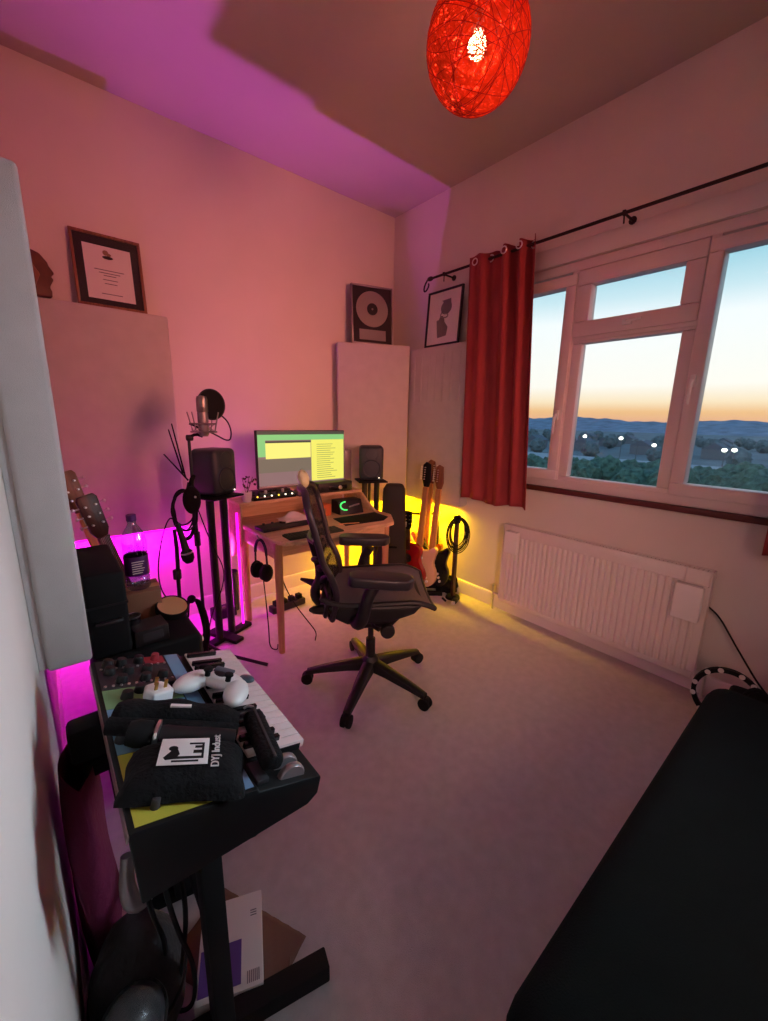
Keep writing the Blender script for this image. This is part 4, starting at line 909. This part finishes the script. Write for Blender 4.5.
for (x, y, col) in [(-.32, .25, 0), (-.29, .25, 0), (-.25, .255, 0), (-.21, .26, 1), (-.32, .21, 0), (-.28, .205, 0), (-.24, .20, 0), (-.21, .165, 0), (-.25, .16, 0), (-.30, .165, 0), (-.205, .115, 0), (-.235, .085, 0), (-.30, .09, 0), (-.27, .11, 0), (-.33, -.06, 0), (-.31, -.25, 2), (-.285, -.235, 2), (-.21, -.13, 2), (-.225, -.165, 2), (-.20, -.19, 2), (-.25, -.20, 2)]:
    r = .012 if col == 0 else (.010 if col == 1 else .007)
    b = MB(); b.cyl((x, y, pz), (x, y, pz+.018), r*1.15, r*.9, 16, .0015); b.box(x-.0012, x+.0012, y-r*.9, y, pz+.0178, pz+.019); b.build('knob', 'black' if col == 0 else ('redp' if col == 1 else 'charcoal'), sy)
for i in range(20): x, y = -.335+.016*(i % 10), (.148 if i < 10 else .232); MB().cyl((x, y, pz), (x, y, pz+.0035), .0032, None, 8).build('socket', 'chrome', sy)
for i, y in enumerate((-.232, -.262)):
    MB().lathe([(.0, -.008), (.027, -.008), (.030, -.004), (.030, .004), (.027, .008), (0, .008)], 28, T(-.062, y, -.012) @ RX(PI/2)).build('control_wheel', 'silver', sy)
MB().box(-.14, -.115, -.27, -.215, .0, .010, .002).build('button_block', 'charcoal', sy)
MB().box(-.3528, -.350, -.284, .284, -.010, .003, .0008).build('rear_rail', 'steel', sy)
# stand
st = thing('keyboard_stand', 'black column keyboard stand carrying the synthesizer', 'keyboard stand', (0.165, .90, 0))
def bar(b, p0, p1, w_, h_):
    p0, p1 = Vector(p0), Vector(p1); d = p1-p0
    b.box(-w_/2, w_/2, -h_/2, h_/2, 0, d.length, .004, T(*p0) @ d.to_track_quat('Z', 'Y').to_matrix().to_4x4())
for y, lab in ((-.175, 0), (.19, 1)):
    b = MB(); bar(b, (-.008, y, .03), (-.008, y, .585), .042, .055); b.build('column', 'blackm', st)
    b = MB(); bar(b, (-.12, y+.03, .026), (.235 if lab == 0 else .06, y-.06 if lab == 0 else y-.01, .026), .048, .05) ; b.build('foot', 'blackm', st)
    b = MB(); bar(b, (-.11, y, .598), (.17, y, .525), .03, .026); b.build('support_arm', 'black', st)
    b = MB(); b.cyl((.02, y, .53), (.075, y-.01, .535), .009, None, 10); b.sph((.082, y-.012, .536), (.02, .02, .018), 14); b.build('clamp_knob', 'black', st)
b = MB(); bar(b, (-.008, -.19, .33), (-.008, .20, .33), .03, .03); b.build('cross_bar', 'blackm', st)

# ---- things on the synthesizer (local synth plane -> world)
SM = T(.367, .90, .685) @ RY(TILT)
def on_syn(x, y, z=.0095): return SM @ Vector((x, y, z))
def thing_syn(name, label, cat, x, y, z=.0095, rz=0, group=None):
    o = thing(name, label, cat); o.matrix_world = SM @ T(x, y, z) @ RZ(rz); return o
gp = thing_syn('game_controller', 'white game controller with dark centre on the synthesizer keys', 'game controller', -.112, .045, .022, -.80)
b = MB(); b.sph((0, .01, .016), (.055, .03, .017), 20); b.sph((-.05, -.02, .014), (.026, .05, .018), 20, RZ(-.28)); b.sph((.05, -.02, .014), (.026, .05, .018), 20, RZ(.28)); b.build('shell', 'white_c', gp)
b = MB(); b.sph((0, .012, .022), (.027, .022, .014), 18); b.build('centre_panel', 'black', gp)
for s in (-1, 1):
    b = MB(); b.cyl((s*.024, -.012, .03), (s*.024, -.012, .043), .006, None, 12); b.cyl((s*.024, -.012, .042), (s*.024, -.012, .047), .010, .009, 14, .001); b.build('thumb_stick', 'blackm', gp)
    b = MB(); b.sph((s*.05, .034, .02), (.018, .012, .008), 14); b.build('trigger', 'blackm' if s < 0 else 'bluejeans', gp)
gp.scale = (1.12, 1.12, 1.12)
MB().box(-.022, .022, .008, .03, .030, .0365, .003).build('touch_pad', 'bluejeans', gp)
pg = thing_syn('mains_plug', 'white mains plug with brass pins on the mint green panel', 'plug', -.245, .055, .0105, .3)
b = MB(); b.prism([(-.025, -.022), (.025, -.022), (.028, .01), (.018, .03), (-.018, .03), (-.028, .01)], 0, .032, 'z', .006, seg=3); b.build('body', 'white_c', pg)
for (x, y) in ((-.011, -.004), (.011, -.004), (0, .016)): MB().box(x-.0035, x+.0035, y-.002, y+.002, .031, .05, .0006).build('pin', 'brass', pg)
# rolled black cloth
rl = thing_syn('folded_strap', 'thick black rolled strap across the synthesizer above the labelled pouch', 'strap', -.236, -.075, .0105, -.50)
b = MB()
def roll(u, v):
    a = v*2*PI; r = .032*(1-.25*(2*u-1)**4)+.003*math.sin(u*17)
    return ((u-.5)*.24, r*1.1*math.cos(a)+.012*math.sin(u*3), .030+r*.9*math.sin(a))
b.grid(roll, 30, 18); b.build('cloth_roll', 'fabricb', rl)
b = MB(); b.tube([(-.12, -.03, .026), (-.05, -.034, .03), (.03, -.036, .034), (.12, -.02, .026)], .017, 10, smooth=2); b.build('lower_fold', 'fabricb', rl)
MB().box(-.02, .02, -.005, .004, .058, .062, .001, RZ(.1)).build('printed_mark', 'paper', rl)
mk = thing_syn('handheld_microphone', 'black handheld microphone with silver ring beneath the black roll', 'microphone', -.325, -.068, .0105, -.46)
LX = RY(PI/2)
MB().lathe([(0, -.0), (.021, .004), (.025, .02), (.024, .042), (.018, .052)], 24, T(0, -.012, .026) @ LX).build('microphone_head', 'blackm', mk)
MB().lathe([(.0185, .05), (.0265, .052), (.0265, .058), (.019, .06)], 24, T(0, -.012, .026) @ LX).build('silver_ring', 'chrome', mk)
MB().lathe([(.018, .058), (.0205, .07), (.019, .14), (.015, .20), (0, .202)], 24, T(0, -.012, .026) @ LX).build('handle', 'black', mk)
pc = thing_syn('pouch', 'black drawstring pouch with a white printed label on the synthesizer', 'pouch', -.250, -.205, .0105, -.36)
def pouch_surf(u, v):
    x = (u-.5)*.20; y = (v-.5)*.13; k = max(0, (1-(2*u-1)**4)*(1-(2*v-1)**4))
    return x, y, k
b = MB(); b.grid(lambda u, v: (lambda q: (q[0]*(1+.02*math.sin(v*11)), q[1]*(1+.03*math.sin(u*9)), .004+.040*q[2]**.6+.0015*math.sin(u*21+v*9)*q[2]))(pouch_surf(u, v)), 34, 26); b.grid(lambda u, v: (lambda q: (q[0]*(1+.02*math.sin(v*11)), q[1]*(1+.03*math.sin(u*9)), .004-.003*q[2]))(pouch_surf(u, v)), 34, 26)
pb = b.build('cloth', 'fabricb', pc)
MB().box(-.052, .030, -.030, .040, .0460, .0470, .0003).build('label', 'paper', pc)
lbx = bpy.data.objects['label']
def on_label(b_): return b_
Zl = .0472
b = MB()
b.box(-.004, .022, .022, .026, Zl, Zl+.0006); b.box(.018, .022, -.012, .026, Zl, Zl+.0006); b.box(-.028, .022, -.016, -.010, Zl, Zl+.0006); b.box(-.030, .014, -.024, -.020, Zl, Zl+.0006)
b.box(.004, .020, -.002, .006, Zl, Zl+.0006); b.box(.006, .020, .012, .018, Zl, Zl+.0006)
b.prism([(-.044, -.012), (-.036, .0), (-.030, .010), (-.022, .008), (-.018, -.004), (-.026, -.016), (-.040, -.018)], Zl, Zl+.0006, 'z'); b.sph((-.030, .012, Zl), (.008, .007, .0007), 12)
b.build('printed_emblem', 'blackm', pc)
text_mesh('DYJ Indust', .020, 'printed_name', 'paper', pc, T(.043, .004, .0475) @ RZ(PI/2), .0008)
# black pen case across keys
pk = thing_syn('pencil_case', 'black zipped case lying across the near synthesizer keys', 'case', -.098, -.185, .016, 1.42)
b = MB(); b.box(-.085, .085, -.022, .022, 0, .034, .014, seg=4); b.build('case', 'fabricb', pk); b = MB(); b.box(-.085, .085, -.003, .003, .0335, .036, .001); b.build('zip', 'charcoal', pk); b = MB(); b.tube([(.085, 0, .035), (.1, .008, .03), (.108, .012, .02)], .003, 6, smooth=1); b.build('zip_pull', 'steel', pk)

# ---- below the synthesizer
bx = thing('white_carton', 'flat white carton with purple print on the carpet beside the stand foot', 'box', (.217, .845, .0), math.radians(-112)); 
MB().box(-.105, .105, -.075, .080, 0.022, .058, .002).build('carton', 'paper', bx)
MB().box(.000, .092, -.070, .028, .058, .0588).build('purple_print', 'purple', bx)
MB().box(-.070, -.040, -.045, -.030, .058, .0587).build('printed_mark', 'grey', bx); MB().box(-.012, -.004, -.034, -.022, .058, .0587).build('printed_mark', 'grey', bx)
b = MB()
for i in range(7): b.box(.072, .096, .042+.0045*i, .044+.0045*i, .058, .0587)
b.build('small_print', 'grey', bx)
b = MB()
for i in range(3): b.box(-.06+.006*i, -.058+.006*i, .05, .066, .058, .0587)
b.build('small_print', 'grey', bx)
pbg = thing('paper_bag', 'crumpled brown paper bag on the carpet beneath the white carton', 'bag', (.235, .85, 0), -1.1)
def pbf(u, v): return ((u-.5)*.30, (v-.5)*.20, .002+.018*math.sin(u*PI)*math.sin(v*PI)*(.7+.3*math.sin(u*14+v*9))+.003*math.sin(u*25+v*13)**2)
b = MB(); b.grid(pbf, 26, 18); b.build('paper', 'kraftd', pbg, solid=.002); MB().tube([(.14, -.03, .012), (.165, .0, .02), (.14, .04, .012)], .003, 6, smooth=2).build('bag_handle', 'kraftd', pbg)
# clear dome and clutter below
dm_ = thing('plastic_dome', 'smoky clear plastic dome cover under the near end of the synthesizer', 'cover', (.0, .75, .20)); dm_.rotation_euler = (.5, -.25, 0); dm_.scale = (.72, .72, .72)
MB().lathe([(.075, 0), (.078, .03), (.07, .08), (.045, .115), (.015, .128), (0, .13)], 32).build('dome', 'dome', dm_, solid=.003); MB().lathe([(.074, -.004), (.084, -.004), (.084, .004), (.074, .004)], 32).build('rim', 'dome', dm_)
dh = thing('headphone_case', 'rounded grey felt case behind the clear dome under synthesizer', 'case', (.02, .86, .0))
lump((.095, .11, .16), 5, .03).build('shell', 'greycl', dh, mtx=T(0, 0, .1312)); MB().tube([(.095*math.cos(a*PI/12), .112*math.sin(a*PI/12), .14) for a in range(24)], .004, 6, closed=True).build('zip', 'blackm', dh)
cr_ = thing('plastic_crate', 'black crate of cables on the floor beneath the synthesizer', 'crate', (.075, .93, 0))
b = MB(); b.box(-.15, .12, -.26, .28, 0, .012, .003); b.box(-.15, -.138, -.26, .28, 0, .20, .003); b.box(.108, .12, -.26, .28, 0, .20, .003); b.box(-.15, .12, -.26, -.248, 0, .20, .003); b.box(-.15, .12, .268, .28, 0, .20, .003)
bpy.data.objects.remove(cr_); b.bm.free()
cv = thing('white_bracket', 'curved pale grey plastic arm under the rear of the synthesizer', 'bracket', (.03, .80, .43))
MB().tube([(-.0, .02, .10), (-.01, .0, .04), (.0, -.01, .0), (.03, .0, .005), (.07, .02, .03)], [.012, .015, .018, .015, .010], 10, smooth=2).build('arm', 'silver', cv); MB().sph((.073, .022, .033), .012, 12).build('end_cap', 'silver', cv)
for i, (pts, lab) in enumerate([([(.07, .72, .60), (.085, .73, .4), (.12, .76, .2), (.11, .80, .006), (.05, .86, .006)], 'thick black cable dropping from the synthesizer rear to the floor'),
        ([(.10, .74, .59), (.115, .75, .4), (.10, .79, .2), (.07, .82, .006), (.0, .9, .006)], 'second black cable dropping beside the stand column'),
        ([(.05, .75, .60), (.05, .77, .42), (.08, .8, .25), (.03, .84, .006)], 'black cable hanging closest to the left wall under synthesizer')]):
    cable(lab, pts, .005)
cable('thin dark cable loop hanging below the synthesizer front edge', [(.33, .72, .60), (.34, .74, .55), (.32, .80, .53), (.28, .84, .545), (.26, .86, .60)], .0022)
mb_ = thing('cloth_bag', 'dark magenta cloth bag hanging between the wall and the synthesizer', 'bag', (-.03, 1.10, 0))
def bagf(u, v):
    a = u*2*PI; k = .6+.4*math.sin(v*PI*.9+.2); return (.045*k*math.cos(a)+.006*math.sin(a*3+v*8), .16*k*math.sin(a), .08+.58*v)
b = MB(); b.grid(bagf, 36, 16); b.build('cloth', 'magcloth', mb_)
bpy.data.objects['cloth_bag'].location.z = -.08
sw = thing('stand_clamp', 'black clamp bracket between the left wall and the magenta bag', 'clamp', (.012, 1.08, .60))
b = MB(); b.box(-.05, .035, -.03, .035, 0, .09, .012); b.build('jaw', 'blackm', sw); b = MB(); b.box(-.03, .07, -.02, .02, -.055, -.01, .008); b.build('body', 'blackm', sw); b = MB(); b.cyl((.03, 0, -.02), (.03, -.0, .02), .01, None, 12); b.build('bolt', 'steel', sw)

# ================================================================== SOFA
sf = thing('sofa', 'dark teal covered sofa filling the lower right corner', 'sofa', (1.13, -.225, 0))
def rbox(x0, x1, y0, y1, z0, z1, bv): return MB().box(x0, x1, y0, y1, z0, z1, bv, seg=5)
rbox(-.69, .71, -.44, .455, .10, .48, .07).build('seat_cushion', 'sofa', sf)
rbox(-.67, .69, -.62, -.34, .30, .80, .08).build('back_cushion', 'sofa', sf)
b = MB(); b.box(-.66, .68, -.60, .43, .05, .14, .01); b.build('base', 'blackm', sf)
for x in (-.6, .62):
    for y in (-.54, .37): MB().cyl((x, y, 0), (x, y, .06), .022, .028, 14).build('leg', 'dwood', sf)
b = MB(); b.sph((-.42, .12, .481), (.028, .028, .01), 16); b.build('button', 'blackm', sf)
bpy.data.objects['button'].location = (0, 0, 0)
# tambourine
tb = thing('tambourine', 'black half-moon tambourine with silver jingles leaning beside the radiator', 'tambourine', (2.35, .232, .147)); tb.rotation_euler = (math.radians(80), 0, math.radians(-80))
b = MB(); ang = [math.radians(-50+280*k/40) for k in range(41)]
rg = [(.113, -.018), (.132, -.018), (.132, .018), (.113, .018)]; prev = None
for a in [2*PI*k/48 for k in range(48)]:
    ring = [b.bm.verts.new((r*math.cos(a), r*math.sin(a), z)) for r, z in rg]
    if prev:
        for i in range(4): b.bm.faces.new((prev[i], prev[(i+1) % 4], ring[(i+1) % 4], ring[i]))
    else: first = ring
    prev = ring
for i in range(4): b.bm.faces.new((prev[i], prev[(i+1) % 4], first[(i+1) % 4], first[i]))
b.build('hoop', 'blackm', tb)
for k in range(12):
    a = 2*PI*k/12+.2+.1*(k % 2); c, s = math.cos(a), math.sin(a)
    for q in (-.021, .021):
        MB().lathe([(0, 0), (.005, 0), (.0115, .002), (.0115, .0035), (.005, .002), (0, .002)], 18, T(c*.125, s*.125, q)).build('jingle', 'jingle', tb)
bp = thing('shoulder_bag', 'black pointed bag on the floor behind the sofa end and tambourine', 'bag', (2.12, .12, 0), .2)
MB().prism([(-.14, 0), (.14, 0), (.12, .16), (.02, .30), (-.04, .33), (-.12, .22)], -.08, .08, 'x', .02, seg=3, mtx=RZ(PI/2)).build('bag_body', 'fabricb', bp); MB().tube([(-.02, .05, .3), (.02, .0, .36), (.02, -.06, .29)], .008, 8, smooth=2).build('strap', 'fabricb', bp)
bp2 = thing('rucksack', 'black rucksack at the right edge behind the sofa', 'bag', (2.22, -.07, 0))
lump((.13, .12, .22), 9, .06).build('sack', 'fabricb', bp2, mtx=T(0, 0, .18)); MB().tube([(-.04, 0, .36), (0, .02, .42), (.04, 0, .36)], .01, 8, smooth=2).build('handle', 'fabricb', bp2)
cable('black flex drooping from behind the radiator to the sofa end', [(2.53, .40, .50), (2.53, .34, .46), (2.52, .27, .36), (2.50, .22, .30), (2.44, .14, .22), (2.36, .07, .20), (2.33, .02, .25)], .0045)
